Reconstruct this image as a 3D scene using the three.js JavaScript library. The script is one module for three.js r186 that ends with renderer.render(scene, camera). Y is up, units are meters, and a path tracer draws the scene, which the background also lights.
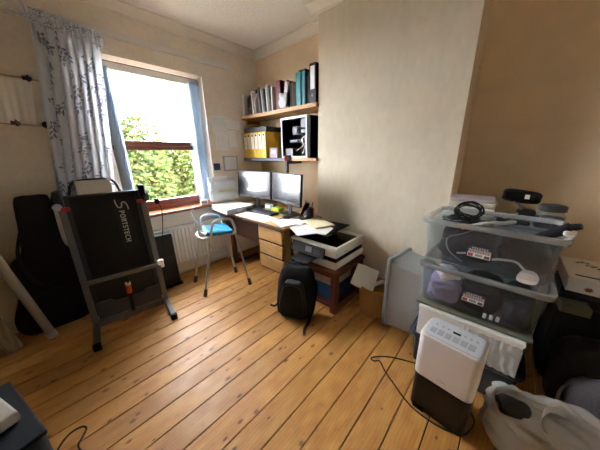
import * as THREE from 'three';
import { RoundedBoxGeometry } from 'three/addons/geometries/RoundedBoxGeometry.js';
import { mergeGeometries, mergeVertices } from 'three/addons/utils/BufferGeometryUtils.js';

// ------------------------------------------------------------------ camera, sky, exposure
const scene = new THREE.Scene();
const camera = new THREE.PerspectiveCamera(87.96, 600 / 450, 0.02, 200);
{
  const pitch = THREE.MathUtils.degToRad(17.0135), roll = THREE.MathUtils.degToRad(-0.9188), yaw = THREE.MathUtils.degToRad(47.7067);
  const fw = new THREE.Vector3(Math.sin(yaw) * Math.cos(pitch), -Math.sin(pitch), -Math.cos(yaw) * Math.cos(pitch));
  const rt = new THREE.Vector3(Math.cos(yaw), 0, Math.sin(yaw));
  const up = new THREE.Vector3().crossVectors(rt, fw);
  const r2 = rt.clone().multiplyScalar(Math.cos(roll)).addScaledVector(up, Math.sin(roll));
  const u2 = up.clone().multiplyScalar(Math.cos(roll)).addScaledVector(rt, -Math.sin(roll));
  camera.position.set(0, 1.4, 0);
  camera.quaternion.setFromRotationMatrix(new THREE.Matrix4().makeBasis(r2, u2, fw.clone().negate()));
  scene.add(camera);
}
scene.background = new THREE.Color().setRGB(0.925, 0.975, 1.07);   // bright hazy overcast sky
scene.backgroundIntensity = 14;
const renderer = new THREE.WebGLRenderer();
renderer.toneMapping = THREE.LinearToneMapping;
renderer.toneMappingExposure = 3.7;
renderer.shadowMap.enabled = true;

// ------------------------------------------------------------------ helpers
let seed = 7;
const rnd = () => { seed = (seed * 1664525 + 1013904223) >>> 0; return seed / 4294967296; };
const rr = (a, b) => a + (b - a) * rnd();
const V = (x, y, z) => new THREE.Vector3(x, y, z);
const { PI, sin, cos, abs, floor, sqrt, pow, min, max, hypot, exp } = Math;
function hash(x, y, s = 0) { let h = (x * 374761393 + y * 668265263 + s * 974634777) | 0; h = Math.imul(h ^ (h >>> 13), 1274126177); return ((h ^ (h >>> 16)) >>> 0) / 4294967296; }
function vnoise(x, y, px, py, s = 0) {               // value noise that repeats after px, py cells
  const xi = floor(x), yi = floor(y), fx = x - xi, fy = y - yi;
  const u = fx * fx * (3 - 2 * fx), v = fy * fy * (3 - 2 * fy), m = (a, n) => ((a % n) + n) % n;
  const a = hash(m(xi, px), m(yi, py), s), b = hash(m(xi + 1, px), m(yi, py), s), c = hash(m(xi, px), m(yi + 1, py), s), d = hash(m(xi + 1, px), m(yi + 1, py), s);
  return a + (b - a) * u + (c - a) * v + (a - b - c + d) * u * v;
}
function tex(w, h, f, srgb = true) {                 // f(x, y) gives [r, g, b] in 0..1
  const a = new Uint8Array(w * h * 4);
  for (let y = 0; y < h; y++) for (let x = 0; x < w; x++) {
    const c = f(x, y), k = (y * w + x) * 4;
    for (let i = 0; i < 3; i++) a[k + i] = max(0, min(255, c[i] * 255));
    a[k + 3] = 255;
  }
  const t = new THREE.DataTexture(a, w, h);
  t.magFilter = THREE.LinearFilter; t.minFilter = THREE.LinearMipmapLinearFilter; t.generateMipmaps = true;
  t.wrapS = t.wrapT = THREE.RepeatWrapping; if (srgb) t.colorSpace = THREE.SRGBColorSpace; t.needsUpdate = true;
  return t;
}
const rep = (t, x, y) => { const c = t.clone(); c.repeat.set(x, y); c.needsUpdate = true; return c; };
const hex = (h) => [(h >> 16 & 255) / 255, (h >> 8 & 255) / 255, (h & 255) / 255];
const lerp3 = (a, b, t) => a.map((v, i) => v + (b[i] - v) * t);
const mat = (color, roughness = 0.6, more = {}) => new THREE.MeshStandardMaterial({ color, roughness, ...more });
const phys = (color, roughness, more) => new THREE.MeshPhysicalMaterial({ color, roughness, ...more });

function X(g, x = 0, y = 0, z = 0, rx = 0, ry = 0, rz = 0) {
  g.applyMatrix4(new THREE.Matrix4().compose(V(x, y, z), new THREE.Quaternion().setFromEuler(new THREE.Euler(rx, ry, rz, 'YXZ')), V(1, 1, 1)));
  return g;
}
const bx = (w, h, d, x = 0, y = 0, z = 0, rx = 0, ry = 0, rz = 0) => X(new THREE.BoxGeometry(w, h, d), x, y, z, rx, ry, rz);
const rb = (w, h, d, r, x = 0, y = 0, z = 0, rx = 0, ry = 0, rz = 0) => X(new RoundedBoxGeometry(w, h, d, r > 0.012 ? 3 : 1, min(r, w / 2.01, h / 2.01, d / 2.01)), x, y, z, rx, ry, rz);
const cyl = (r0, r1, h, x = 0, y = 0, z = 0, rx = 0, ry = 0, rz = 0, n = 20) => X(new THREE.CylinderGeometry(r0, r1, h, n), x, y, z, rx, ry, rz);
function bar(a, b, r, n = 10, r1 = r) {              // round bar from a to b
  const d = V().subVectors(b, a), g = new THREE.CylinderGeometry(r1, r, d.length(), n);
  g.applyQuaternion(new THREE.Quaternion().setFromUnitVectors(V(0, 1, 0), d.clone().normalize()));
  return g.translate((a.x + b.x) / 2, (a.y + b.y) / 2, (a.z + b.z) / 2);
}
function tube(pts, r, seg = 60, n = 8, closed = false, tension = 0.5) {
  return new THREE.TubeGeometry(new THREE.CatmullRomCurve3(pts.map((p) => p.isVector3 ? p : V(...p)), closed, 'catmullrom', tension), seg, r, n, closed);
}
function sq(a, b, w, h) {                             // rectangular bar from a to b
  const d = V().subVectors(b, a), g = new RoundedBoxGeometry(w, d.length(), h, 1, min(w, h) * 0.15);
  g.applyQuaternion(new THREE.Quaternion().setFromUnitVectors(V(0, 1, 0), d.clone().normalize()));
  return g.translate((a.x + b.x) / 2, (a.y + b.y) / 2, (a.z + b.z) / 2);
}
const lathe = (p, n = 28) => new THREE.LatheGeometry(p.map(([r, y]) => new THREE.Vector2(r, y)), n);
function ext(pts, depth, bevel = 0, holes = []) {     // outline in x, y; thick along z from 0
  const s = new THREE.Shape(pts.map(([x, y]) => new THREE.Vector2(x, y)));
  for (const h of holes) s.holes.push(new THREE.Path(h.map(([x, y]) => new THREE.Vector2(x, y))));
  return new THREE.ExtrudeGeometry(s, { depth, bevelEnabled: bevel > 0, bevelSize: bevel, bevelThickness: bevel, bevelSegments: 2, curveSegments: 6 });
}
function smooth(pts, n = 40, closed = true) { return new THREE.CatmullRomCurve3(pts.map(([x, y]) => V(x, y, 0)), closed, 'catmullrom', 0.5).getPoints(n).slice(0, closed ? -1 : undefined).map((p) => [p.x, p.y]); }
function surf(nu, nv, f) {                            // grid surface, uv 0..1
  const p = [], uv = [], ix = [];
  for (let j = 0; j <= nv; j++) for (let i = 0; i <= nu; i++) { const q = f(i / nu, j / nv); p.push(q[0], q[1], q[2]); uv.push(i / nu, j / nv); }
  for (let j = 0; j < nv; j++) for (let i = 0; i < nu; i++) { const a = j * (nu + 1) + i, b = a + 1, c = a + nu + 1, d = c + 1; ix.push(a, b, d, a, d, c); }
  const g = new THREE.BufferGeometry();
  g.setAttribute('position', new THREE.Float32BufferAttribute(p, 3)); g.setAttribute('uv', new THREE.Float32BufferAttribute(uv, 2)); g.setIndex(ix); g.computeVertexNormals();
  return g;
}
function metreUV(g, along = 'x', ou = 0, ov = 0) {    // uv in metres, u along the grain
  g = g.index ? g.toNonIndexed() : g; const p = g.attributes.position, n = g.attributes.normal, uv = new Float32Array(p.count * 2);
  for (let i = 0; i < p.count; i++) {
    const P = [p.getX(i), p.getY(i), p.getZ(i)], N = [abs(n.getX(i)), abs(n.getY(i)), abs(n.getZ(i))];
    const a = 'xyz'.indexOf(along), k = N[0] > N[1] && N[0] > N[2] ? 0 : N[1] > N[2] ? 1 : 2, o = [0, 1, 2].filter((q) => q !== k);
    let [u, v] = o; if (o[1] === a) [u, v] = [o[1], o[0]];
    uv[i * 2] = P[u] + ou; uv[i * 2 + 1] = P[v] + ov;
  }
  g.setAttribute('uv', new THREE.BufferAttribute(uv, 2)); return g;
}
function lump(w, h, d, k = 0.12, e = 0.35, n = 28, s = 0) {   // soft rounded body, base at y = 0
  const pw = (a, b) => Math.sign(a) * pow(abs(a), b);
  return surf(n, n, (u, v) => {
    const t = u * PI * 2, f = (v - 0.5) * PI; let x = pw(cos(f), e) * pw(cos(t), e), z = -pw(cos(f), e) * pw(sin(t), e), y = pw(sin(f), e);
    const q = 1 + k * (vnoise(x * 2.3 + 9, y * 2.3 + z * 1.9 + 9, 64, 64, s) - 0.5) * 2 + k * 0.5 * (vnoise(x * 6 + 19, y * 6 + z * 5 + 29, 64, 64, s + 1) - 0.5) * 2;
    return [x * w / 2 * q, (y * (y < 0 ? 1 : q) + 1) * h / 2, z * d / 2 * q];
  });
}
const flat = (a) => Array.isArray(a) ? a.flatMap(flat) : [a];
function merged(geos) {
  geos = flat(geos).map((g) => { const c = g.index ? g.toNonIndexed() : g.clone(); for (const k of Object.keys(c.attributes)) if (!['position', 'normal', 'uv'].includes(k)) c.deleteAttribute(k); c.clearGroups(); return c; });
  return geos.length === 1 ? geos[0] : mergeGeometries(geos);
}
const taken = {};
function numbered(n) { const k = taken[n] = (taken[n] ?? -1) + 1; return k ? `${n}_${String(k).padStart(3, '0')}` : n; }
function obj(name, geos, m, parent) {
  const o = new THREE.Mesh(Array.isArray(geos) ? merged(geos) : geos, m);
  o.castShadow = o.receiveShadow = true; o.name = parent ? name : numbered(name); (parent ?? scene).add(o); return o;
}
function tag(o, label, category, group) { o.userData.label = label; o.userData.category = category; if (group) o.userData.group = group; return o; }
function thing(name, label, category, [x, y, z] = [0, 0, 0], turn = 0, group) {
  const o = new THREE.Group(); o.name = numbered(name); o.position.set(x, y, z); o.rotation.y = turn; scene.add(o); return tag(o, label, category, group);
}
function struct(name, geos, m, parent) { const o = obj(name, geos, m, parent); if (!parent) o.userData.kind = 'structure'; return o; }
const at = (o, x, y, z) => { o.position.set(x, y, z); return o; };
function canvasTex(w, h, draw) {
  const c = document.createElement('canvas'); c.width = w; c.height = h; draw(c.getContext('2d'), w, h);
  const t = new THREE.CanvasTexture(c); t.colorSpace = THREE.SRGBColorSpace; t.anisotropy = 4; return t;
}

// ------------------------------------------------------------------ textures and materials
const PLANK = 0.1449;
const boardTex = tex(2048, 1024, (() => {             // eight pine boards, each 3.6 m by one board width
  const rows = [];
  for (let k = 0; k < 8; k++) {
    const knots = []; for (let q = 0; q < 11; q++) knots.push([rr(0, 2048), rr(14, 114), rr(3, 6.5), rnd()]);
    rows.push({ knots, tone: rr(-0.05, 0.05), warm: rr(-0.02, 0.02), centre: rr(-30, 158) });
  }
  return (x, y) => {
    const k = y >> 7, v = y & 127, R = rows[k]; let dv = v - R.centre + 10 * (vnoise(x / 128, k * 3, 16, 64, 3) - 0.5), dark = 0;
    for (const [kx, ky, kr, kk] of R.knots) {
      let dx = abs(x - kx); if (dx > 1024) dx = 2048 - dx; const e = hypot(dx / (1.1 + 0.5 * kk), (v - ky) * (0.8 + 0.4 * kk)) / kr;
      if (e < 5) { dv += Math.sign(v - ky + 0.01) * 12 * exp(-e * 0.8); dark = max(dark, e < 1 ? 0.45 + 0.3 * kk : 0.4 * exp(-(e - 1) * 2.2)); }
    }
    const ring = 0.5 + 0.5 * sin(abs(dv) * 0.42 + 5 * vnoise(x / 64, v / 40 + k * 8, 32, 1024, 5));
    const fine = vnoise(x / 14, v * 0.9 + k * 128, 147, 4096, 9), mott = vnoise(x / 48, v / 24 + k * 6, 43, 2048, 12), grime = vnoise(x / 20, v / 14 + k * 9, 103, 4096, 14);
    let c = lerp3([0.79, 0.585, 0.31], [0.69, 0.46, 0.21], ring * 0.28 + fine * 0.3 + (mott - 0.5) * 0.8 + 0.1);
    c = lerp3(c, [0.25, 0.12, 0.05], dark + max(0, grime - 0.86) * 0.8);
    return c.map((a, i) => a * (1 + R.tone + (i === 2 ? -R.warm : R.warm)));
  };
})());
const boardRough = tex(512, 512, (x, y) => { const n = 0.36 + 0.2 * vnoise(x / 16, y / 32, 32, 16, 31) + 0.12 * vnoise(x / 4, y / 16, 128, 32, 32); return [n, n, n]; }, false);
const grainTex = tex(1024, 512, (x, y) => {
  const r = 0.5 + 0.5 * sin(y * 0.16 + 9 * vnoise(x / 128, y / 64, 8, 8, 41)), f = vnoise(x / 16, y / 2, 64, 256, 42); const q = 1 - 0.16 * r - 0.1 * f; return [q, q * 0.99, q * 0.97];
});
const oakTex = tex(512, 512, (x, y) => { const f = vnoise(x / 32, y / 2, 16, 256, 45), g = vnoise(x / 64, y / 12, 8, 43, 46), q = 1 - 0.06 * f - 0.08 * g; return [q, q * 0.99, q * 0.97]; });
const speckTex = tex(512, 512, (x, y) => { const n = 0.5 * vnoise(x / 4, y / 4, 128, 128, 51) + 0.5 * vnoise(x / 16, y / 16, 32, 32, 52); return [n, n, n]; }, false);
const plasterTex = tex(512, 512, (x, y) => { const n = 0.955 + 0.03 * vnoise(x / 64, y / 64, 8, 8, 61) + 0.03 * vnoise(x / 12, y / 12, 43, 43, 62); return [n, n, n * 0.995]; });
const artexTex = tex(512, 512, (x, y) => {
  const a = vnoise(x / 11, y / 11, 47, 47, 71), b = vnoise(x / 26, y / 26, 20, 20, 72), n = max(0, abs(sin(a * 7 + b * 5)) - 0.55) * 2; return [n, n, n];
}, false);
const clothTex = tex(256, 256, (x, y) => { const n = 0.8 + 0.2 * hash(x, y, 81); return [n, n, n]; });

const M = {
  board: new THREE.MeshStandardMaterial({ map: boardTex, roughnessMap: boardRough, roughness: 1, bumpMap: boardTex, bumpScale: 0.0012 }),
  gap: mat(0x241509, 0.95),
  breast: mat(0xdcd1b9, 0.85, { map: plasterTex, bumpMap: speckTex, bumpScale: 0.0008 }),
  peach: mat(0xead0ac, 0.85, { map: plasterTex, bumpMap: speckTex, bumpScale: 0.0008 }),
  front: mat(0xefe4d3, 0.85, { map: plasterTex, bumpMap: speckTex, bumpScale: 0.0008 }),
  ceiling: mat(0xf4eee0, 0.9, { bumpMap: artexTex, bumpScale: 0.004 }),
  cornice: mat(0xf0e8d6, 0.7), white: mat(0xe6e3da, 0.45), gloss: mat(0xeae8e2, 0.25),
  sash: mat(0x8a4a2c, 0.35, { map: rep(grainTex, 1, 2) }), sill: mat(0xa8613a, 0.3, { map: rep(grainTex, 1, 2) }),
  pine: mat(0xd6a05e, 0.5, { map: rep(grainTex, 1.2, 2.4) }), oak: mat(0xdcae70, 0.42, { map: oakTex }),
  mahogany: mat(0x7a3d22, 0.4, { map: rep(grainTex, 1, 2) }), walnut: mat(0x56361f, 0.5, { map: rep(grainTex, 1, 2) }),
  black: mat(0x0f0f10, 0.5), blackGloss: mat(0x0b0b0c, 0.16), rubber: mat(0x141414, 0.85), charcoal: mat(0x26272a, 0.6), darkGrey: mat(0x3b3d42, 0.5), midGrey: mat(0x74777c, 0.5), paleGrey: mat(0xb9bbbc, 0.5),
  blackCloth: mat(0x121214, 0.9, { map: clothTex }), greyCloth: mat(0x3a3c42, 0.95, { map: clothTex }),
  steel: mat(0xb5b5b2, 0.3, { metalness: 0.9 }), silver: mat(0xc9cbcc, 0.35, { metalness: 0.6 }), frameGrey: mat(0x6a6865, 0.4, { metalness: 0.3 }), stoolPaint: mat(0xdfdcd4, 0.4),
  paper: mat(0xf1f1ee, 0.85), cream: mat(0xe3d9b8, 0.8), card: mat(0xc9b48c, 0.85),
  red: mat(0xb0201c, 0.4), orange: mat(0xe4571c, 0.5), blue: mat(0x2f9fcf, 0.5), yellow: mat(0xe8bd1c, 0.5), maroon: mat(0x6d1a20, 0.5), teal: mat(0x2f8f95, 0.5), green: mat(0xa9c22f, 0.5), lilac: mat(0xa294b3, 0.85), navy: mat(0x1f2a44, 0.8),
  glass: phys(0xffffff, 0, { transmission: 1, thickness: 0, ior: 1.45 }),
  clear: phys(0xeef2f4, 0.06, { transmission: 0.96, thickness: 0, ior: 1.25 }),
  rimPlastic: phys(0xf2f4f4, 0.2, { transmission: 0.75, thickness: 0, ior: 1.3 }),
  frosted: phys(0xeceeee, 0.3, { transmission: 0.75, thickness: 0, ior: 1.3 }),
  film: phys(0xf2f2f0, 0.25, { transmission: 0.55, thickness: 0, ior: 1.4, side: THREE.DoubleSide }),
  blind: phys(0xb6c4d0, 0.9, { transmission: 0.4, thickness: 0 }),
};
const WZ = -2.863, WX = 2.31, BX = 2.03, LX = -1.3, RZ = 1.35, CY = 2.675, B0 = -1.575, B1 = -0.325;

// ------------------------------------------------------------------ the room
{
  const f = new THREE.Group(); f.name = 'floor'; f.userData.kind = 'structure'; scene.add(f);
  struct('subfloor', bx(WX - LX + 0.3, 0.1, RZ - WZ + 0.3, (WX + LX) / 2, -0.075, (RZ + WZ) / 2), M.gap, f);
  const N0 = Math.ceil((RZ + 0.246) / PLANK);
  for (let k = -N0; k < 19; k++) {
    const z1 = min(-0.246 - k * PLANK, RZ + 0.02), z0 = max(-0.246 - (k + 1) * PLANK, WZ - 0.02), w = z1 - z0 - 0.006; if (w < 0.03) continue;
    const cuts = k % 5 === 2 ? [LX, rr(-0.9, -0.6), WX] : [LX, WX];
    for (let c = 0; c < cuts.length - 1; c++) {
      const x0 = cuts[c], x1 = cuts[c + 1] - 0.002, g = new RoundedBoxGeometry(x1 - x0, 0.026, w, 1, 0.0025).translate((x0 + x1) / 2, -0.0128 + rr(-0.0005, 0), (z0 + z1) / 2);
      const p = g.attributes.position, uv = g.attributes.uv, row = floor(rnd() * 8), off = rnd();
      for (let i = 0; i < p.count; i++) uv.setXY(i, p.getX(i) / 3.6 + off, (row + 0.04 + 0.92 * max(0, min(1, (p.getZ(i) - z0) / PLANK))) / 8);
      obj('plank', g, M.board, f);
    }
  }
}
const rect = (x0, y0, x1, y1) => [[x0, y0], [x1, y0], [x1, y1], [x0, y1]];
const OX0 = 0.538, OX1 = 1.515, OY0 = 0.775, OY1 = 2.261;
struct('wall_window', ext(rect(LX - 0.25, -0.1, WX + 0.25, CY + 0.15), 0.26, 0, [rect(OX0, OY0, OX1, OY1).reverse()]).translate(0, 0, WZ - 0.26), M.front);
struct('wall_right', bx(0.2, CY + 0.25, RZ - WZ + 0.1, WX + 0.1, CY / 2 + 0.025, (RZ + WZ) / 2), M.peach);
struct('wall_chimney_breast', bx(WX - BX + 0.02, CY + 0.03, B1 - B0, (WX + BX) / 2 + 0.01, CY / 2, (B0 + B1) / 2), [M.peach, M.breast, M.peach, M.peach, M.peach, M.peach]);
struct('wall_left', bx(0.2, CY + 0.25, RZ - WZ + 0.1, LX - 0.1, CY / 2 + 0.025, (RZ + WZ) / 2), M.front);
struct('wall_rear', bx(WX - LX + 0.4, CY + 0.25, 0.2, (WX + LX) / 2, CY / 2 + 0.025, RZ + 0.1), M.front);
struct('ceiling', (() => { const g = bx(WX - LX + 0.5, 0.15, RZ - WZ + 0.5, (WX + LX) / 2, CY + 0.075, (RZ + WZ) / 2); return metreUV(g); })(), M.ceiling);
{ // coving: one moulded run along each stretch of wall
  const prof = [[0, 0], [0, -0.075], [0.012, -0.075], [0.015, -0.062], [0.03, -0.05], [0.05, -0.034], [0.07, -0.018], [0.078, -0.013], [0.09, -0.012], [0.09, 0]];
  const run = (len) => ext(prof, len);              // profile: x away from the wall, y down from the ceiling; along z
  const place = (g, x, z, turn) => X(g, x, CY, z, 0, turn, 0);
  struct('trim_1', [place(run(WX - LX), LX, WZ, 0).applyMatrix4(new THREE.Matrix4()).clone()].map((g) => { const r = run(WX - LX); r.rotateY(-PI / 2); return r.translate(WX, CY, WZ); }), M.cornice);
  const side = (z0, z1, x) => { const r = run(z1 - z0); r.scale(-1, 1, 1); const ix = r.index; r.computeVertexNormals(); return r.translate(x, CY, z0); };
  struct('trim_2', [side(WZ, B0, WX)], M.cornice);
  struct('trim_3', [side(B0 - 0.09, B1 + 0.09, BX)], M.cornice);
  struct('trim_4', [side(B1, RZ, WX)], M.cornice);
}
struct('baseboard_window', [rb(WX - LX, 0.13, 0.018, 0.004, (WX + LX) / 2, 0.065, WZ + 0.009), rb(WX - LX, 0.02, 0.012, 0.004, (WX + LX) / 2, 0.138, WZ + 0.006)], M.white);
struct('baseboard_chimney_breast', rb(0.018, 0.13, B1 - B0 + 0.03, 0.004, BX - 0.009, 0.065, (B0 + B1) / 2), M.white);
struct('baseboard_alcove', rb(0.018, 0.13, RZ - B1, 0.004, WX - 0.009, 0.065, (B1 + RZ) / 2), M.white);

{ // the window
  const w = new THREE.Group(); w.name = 'window_1'; w.userData.kind = 'structure'; scene.add(w);
  const z = -3.06;
  for (const x of [OX0 + 0.03, OX1 - 0.03]) obj('frame_jamb', metreUV(rb(0.06, OY1 - OY0 - 0.02, 0.09, 0.006, x, (OY0 + OY1) / 2, z), 'y'), M.sash, w);
  obj('frame_head', metreUV(rb(OX1 - OX0, 0.03, 0.09, 0.006, (OX0 + OX1) / 2, OY1 - 0.015, z)), M.sash, w);
  obj('meeting_rail', [metreUV(rb(OX1 - OX0 - 0.02, 0.05, 0.05, 0.006, (OX0 + OX1) / 2, 1.53, z + 0.015)), metreUV(rb(OX1 - OX0 - 0.02, 0.045, 0.06, 0.006, (OX0 + OX1) / 2, 1.484, z + 0.035))], M.sash, w);
  obj('bottom_rail', [metreUV(rb(OX1 - OX0 - 0.1, 0.07, 0.05, 0.006, (OX0 + OX1) / 2, 0.875, z + 0.03)), metreUV(rb(OX1 - OX0 - 0.06, 0.05, 0.08, 0.006, (OX0 + OX1) / 2, 0.822, z + 0.02))], M.sash, w);
  obj('pane', bx(OX1 - OX0 - 0.1, 0.73, 0.004, (OX0 + OX1) / 2, 1.885, z), M.glass, w);
  obj('pane', bx(OX1 - OX0 - 0.1, 0.56, 0.004, (OX0 + OX1) / 2, 1.19, z + 0.025), M.glass, w);
  obj('window_sill', metreUV(rb(OX1 - OX0 + 0.08, 0.032, 0.26, 0.008, (OX0 + OX1) / 2, 0.784, -2.93)), M.sill, w);
  obj('sill_apron', rb(OX1 - OX0 + 0.02, 0.05, 0.02, 0.004, (OX0 + OX1) / 2, 0.742, WZ + 0.01), M.white, w);
}
struct('trim_5', rb(1.80, 0.055, 0.022, 0.006, 1.03, 2.425, WZ + 0.011), M.white);

// ------------------------------------------------------------------ outdoors
struct('ground', bx(60, 0.1, 40, 5, -2.95, -23.5), mat(0x6e685c, 0.95));
function leafGeometry() {
  const g = new THREE.BufferGeometry();
  g.setAttribute('position', new THREE.Float32BufferAttribute([0, 0, 0, 0.3, 0.08, 0.45, 0, 0, 1, -0.3, 0.08, 0.45], 3)); g.setAttribute('uv', new THREE.Float32BufferAttribute([0.5, 0, 1, 0.5, 0.5, 1, 0, 0.5], 2)); g.setIndex([0, 1, 2, 0, 2, 3]); g.computeVertexNormals(); return g;
}
const leafG = leafGeometry(), leafM = phys(0xffffff, 1, { specularIntensity: 0, side: THREE.DoubleSide });
function tree(label, x, z, top, rx, ry, n, tint) {
  const t = thing('garden_tree', label, 'tree', [x, -2.9, z], 0), cy = top + 2.9 - ry;
  obj('trunk', [bar(V(0, 0, 0), V(0.05, cy, 0), 0.16, 10, 0.07), ...[0, 1, 2, 3, 4].map((k) => bar(V(0.02, cy * (0.45 + k * 0.1), 0), V(cos(k * 2.4) * rx * 0.6, cy * (0.75 + k * 0.07), sin(k * 2.4) * rx * 0.6), 0.05, 6, 0.02))], mat(0x4b3a2a, 0.9), t);
  const im = new THREE.InstancedMesh(leafG, leafM, n), m = new THREE.Matrix4(), q = new THREE.Quaternion(), c = new THREE.Color();
  for (let i = 0; i < n; i++) {
    const u = rr(-1, 1), a = rr(0, 2 * PI), s = sqrt(1 - u * u); let px = s * cos(a), py = u, pz = s * sin(a);
    const r = pow(rnd(), 0.3) * (0.72 + 0.36 * vnoise(px * 3 + 20, py * 3 + pz * 2 + 20, 64, 64, 91)); q.setFromEuler(new THREE.Euler(rr(-1.2, 1.2), rr(0, 6.3), rr(-1, 1)));
    const sc = rr(0.11, 0.2); m.compose(V(px * rx * r, cy + py * ry * r, pz * rx * r), q, V(sc, sc, sc)); im.setMatrixAt(i, m);
    c.setRGB(tint[0] * rr(0.7, 1.3), tint[1] * rr(0.75, 1.25), tint[2] * rr(0.6, 1.3)); im.setColorAt(i, c);
  }
  im.name = 'foliage'; im.userData.kind = 'stuff'; im.castShadow = im.receiveShadow = true; t.add(im);
}
tree('broad leafy green tree outside, right of centre behind the lower pane', 4.6, -10.5, 2.35, 2.3, 2.7, 20000, [0.046, 0.056, 0.017]);
tree('taller leafy tree outside at the left of the window', 1.9, -9.0, 2.75, 1.6, 2.8, 15000, [0.042, 0.052, 0.016]);
tree('far pale green tree behind the nearer garden trees', 3.2, -14, 2.2, 3.4, 2.8, 16000, [0.062, 0.07, 0.03]);

// ------------------------------------------------------------------ blinds, curtain, wall things
{
  const b = thing('vertical_blind', 'pale blue vertical fabric blind drawn to both sides of the window', 'blind', [0, 0, 0]);
  obj('head_rail', rb(OX1 - OX0 - 0.01, 0.06, 0.045, 0.006, (OX0 + OX1) / 2, 2.205, -2.975), M.white, b);
  const slat = (x, a, y0) => surf(6, 1, (u, v) => { const q = (u - 0.5) * 0.1, k = 0.006 * sin(u * PI); return [x + q * sin(a) + k * cos(a), y0 + (2.19 - y0) * v, -2.975 - q * cos(a) + k * sin(a)]; });
  for (let k = 0; k < 6; k++) obj('slat', slat(0.58 + k * 0.010, -0.55 + rr(-0.15, 0.15), 0.83), M.blind, b);
  for (let k = 0; k < 8; k++) obj('slat', slat(1.362 + k * 0.015, -0.5 + rr(-0.2, 0.2), 0.83), M.blind, b);
  obj('bottom_chain', tube([[0.64, 2.17, -2.97], [1.0, 2.165, -2.97], [1.34, 2.17, -2.97]], 0.0018, 30, 4), M.paleGrey, b);
}
{
  const pat = canvasTex(1024, 1536, (c, w, h) => {
    c.fillStyle = '#eff2f7'; c.fillRect(0, 0, w, h); seed = 31;
    for (let k = 0; k < 130; k++) {
      const x = rr(0, w), y = rr(0, h), a = rr(-0.9, 0.9), s = rr(0.7, 1.1); c.save(); c.translate(x, y); c.rotate(a); c.scale(s, s);
      c.strokeStyle = '#7a8090'; c.lineWidth = 3; c.beginPath(); c.moveTo(0, 52); c.quadraticCurveTo(14, 0, -6, -56); c.stroke();
      for (let j = 0; j < 5; j++) { const sd = j % 2 ? 1 : -1; c.fillStyle = j % 2 ? '#7a8194' : '#a0a6b4'; c.save(); c.translate(2, 34 - j * 20); c.rotate(sd * 0.8); c.beginPath(); c.ellipse(sd * 16, -4, 19, 7.5, sd * 0.2, 0, 7); c.fill(); c.restore(); }
      c.restore();
    }
  });
  const mC = phys(0xffffff, 0.95, { map: pat, transmission: 0.4, thickness: 0, side: THREE.DoubleSide });
  const cu = thing('curtain', 'pleated white curtain with grey leaf print hanging left of the window', 'curtain', [0.42, 0, -2.765]);
  obj('drape', surf(150, 60, (u, v) => {
    const y = 0.76 + 1.60 * v, d = 1 - v, l = -0.215 - 0.165 * d, r = 0.165 - 0.165 * d, f = u * 7 * 2 * PI + 0.8 * sin(v * 3 + u * 5);
    const am = 0.03 + 0.012 * vnoise(u * 7, v * 3, 99, 99, 5);
    return [l + (r - l) * u + 0.012 * sin(f + 1.3), y - 0.05 * u * v, 0.012 + am * sin(f)];
  }), mC, cu);
  obj('heading', surf(220, 14, (u, v) => { const f = u * 24 * 2 * PI + sin(u * 40), s = 1 - pow(2 * v - 1, 2) * 0.2; return [-0.235 + u * 0.425 + 0.02 * (u - 0.5) * v + 0.006 * cos(f), 2.325 - 0.055 * u + 0.1 * v + 0.006 * sin(u * 31) * v, 0.022 + 0.014 * s * sin(f) + 0.018 * (v > 0.75 ? (v - 0.75) * 3 : 0)]; }), mC, cu);
  obj('curtain_rail', bar(V(-0.42, 2.37, -0.03), V(0.2, 2.345, -0.03), 0.011), M.white, cu);
}
{
  const h = thing('wall_hanging', 'blank white cloth wall hanging clipped between two thin rods', 'wall hanging', [0, 0, 0]);
  obj('cloth', surf(60, 8, (u, v) => [-0.30 + u * (0.39 + 0.045 * v), 1.655 + 0.31 * v - 0.012 * u, -2.838 + 0.006 * sin(u * 23) * (1 - v * 0.4) + 0.003 * sin(u * 61 + v)]), mat(0xf3f1ea, 0.9, { side: THREE.DoubleSide }), h);
  obj('rod', bar(V(-0.36, 2.0, -2.845), V(0.185, 1.962, -2.845), 0.0045), M.card, h); obj('rod', bar(V(-0.36, 1.66, -2.845), V(0.14, 1.636, -2.845), 0.0045), M.card, h);
  for (const [x, y] of [[0.115, 1.968], [-0.017, 1.652]]) obj('clip', [rb(0.05, 0.025, 0.02, 0.004, x, y, -2.832), rb(0.014, 0.045, 0.018, 0.003, x + 0.006, y, -2.828)], M.charcoal, h);
  obj('end_knob', X(new THREE.SphereGeometry(0.026, 14, 10), 0.142, 1.648, -2.832), M.charcoal, h);
}
// papers on the window wall by the desk
function note(name, label, x0, y0, x1, y1, m, z = WZ + 0.004, tilt = 0) {
  const o = obj(name, rb(x1 - x0, y1 - y0, 0.003, 0.001), m); at(o, (x0 + x1) / 2, (y0 + y1) / 2, z); o.rotation.z = tilt; return tag(o, label, 'paper', 'papers pinned beside the window');
}
const ruled = canvasTex(256, 256, (c, w, h) => { c.fillStyle = '#f2f3f2'; c.fillRect(0, 0, w, h); c.fillStyle = '#b4b8c0'; seed = 77; for (let y = 22; y < 240; y += 15) { let x = 18; while (x < 225) { const l = rr(8, 34); c.fillRect(x, y, l, 4); x += l + 8; } } });
const print = mat(0xffffff, 0.85, { map: ruled });
note('wall_paper_sheet', 'upper printed sheet pinned right of the window frame', 1.58, 1.66, 1.78, 1.86, print, WZ + 0.004, 0.02);
note('wall_paper_sheet', 'wide pale sheet pinned near the shelf end', 1.78, 1.72, 1.98, 1.83, M.paper, WZ + 0.006, -0.05);
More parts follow.
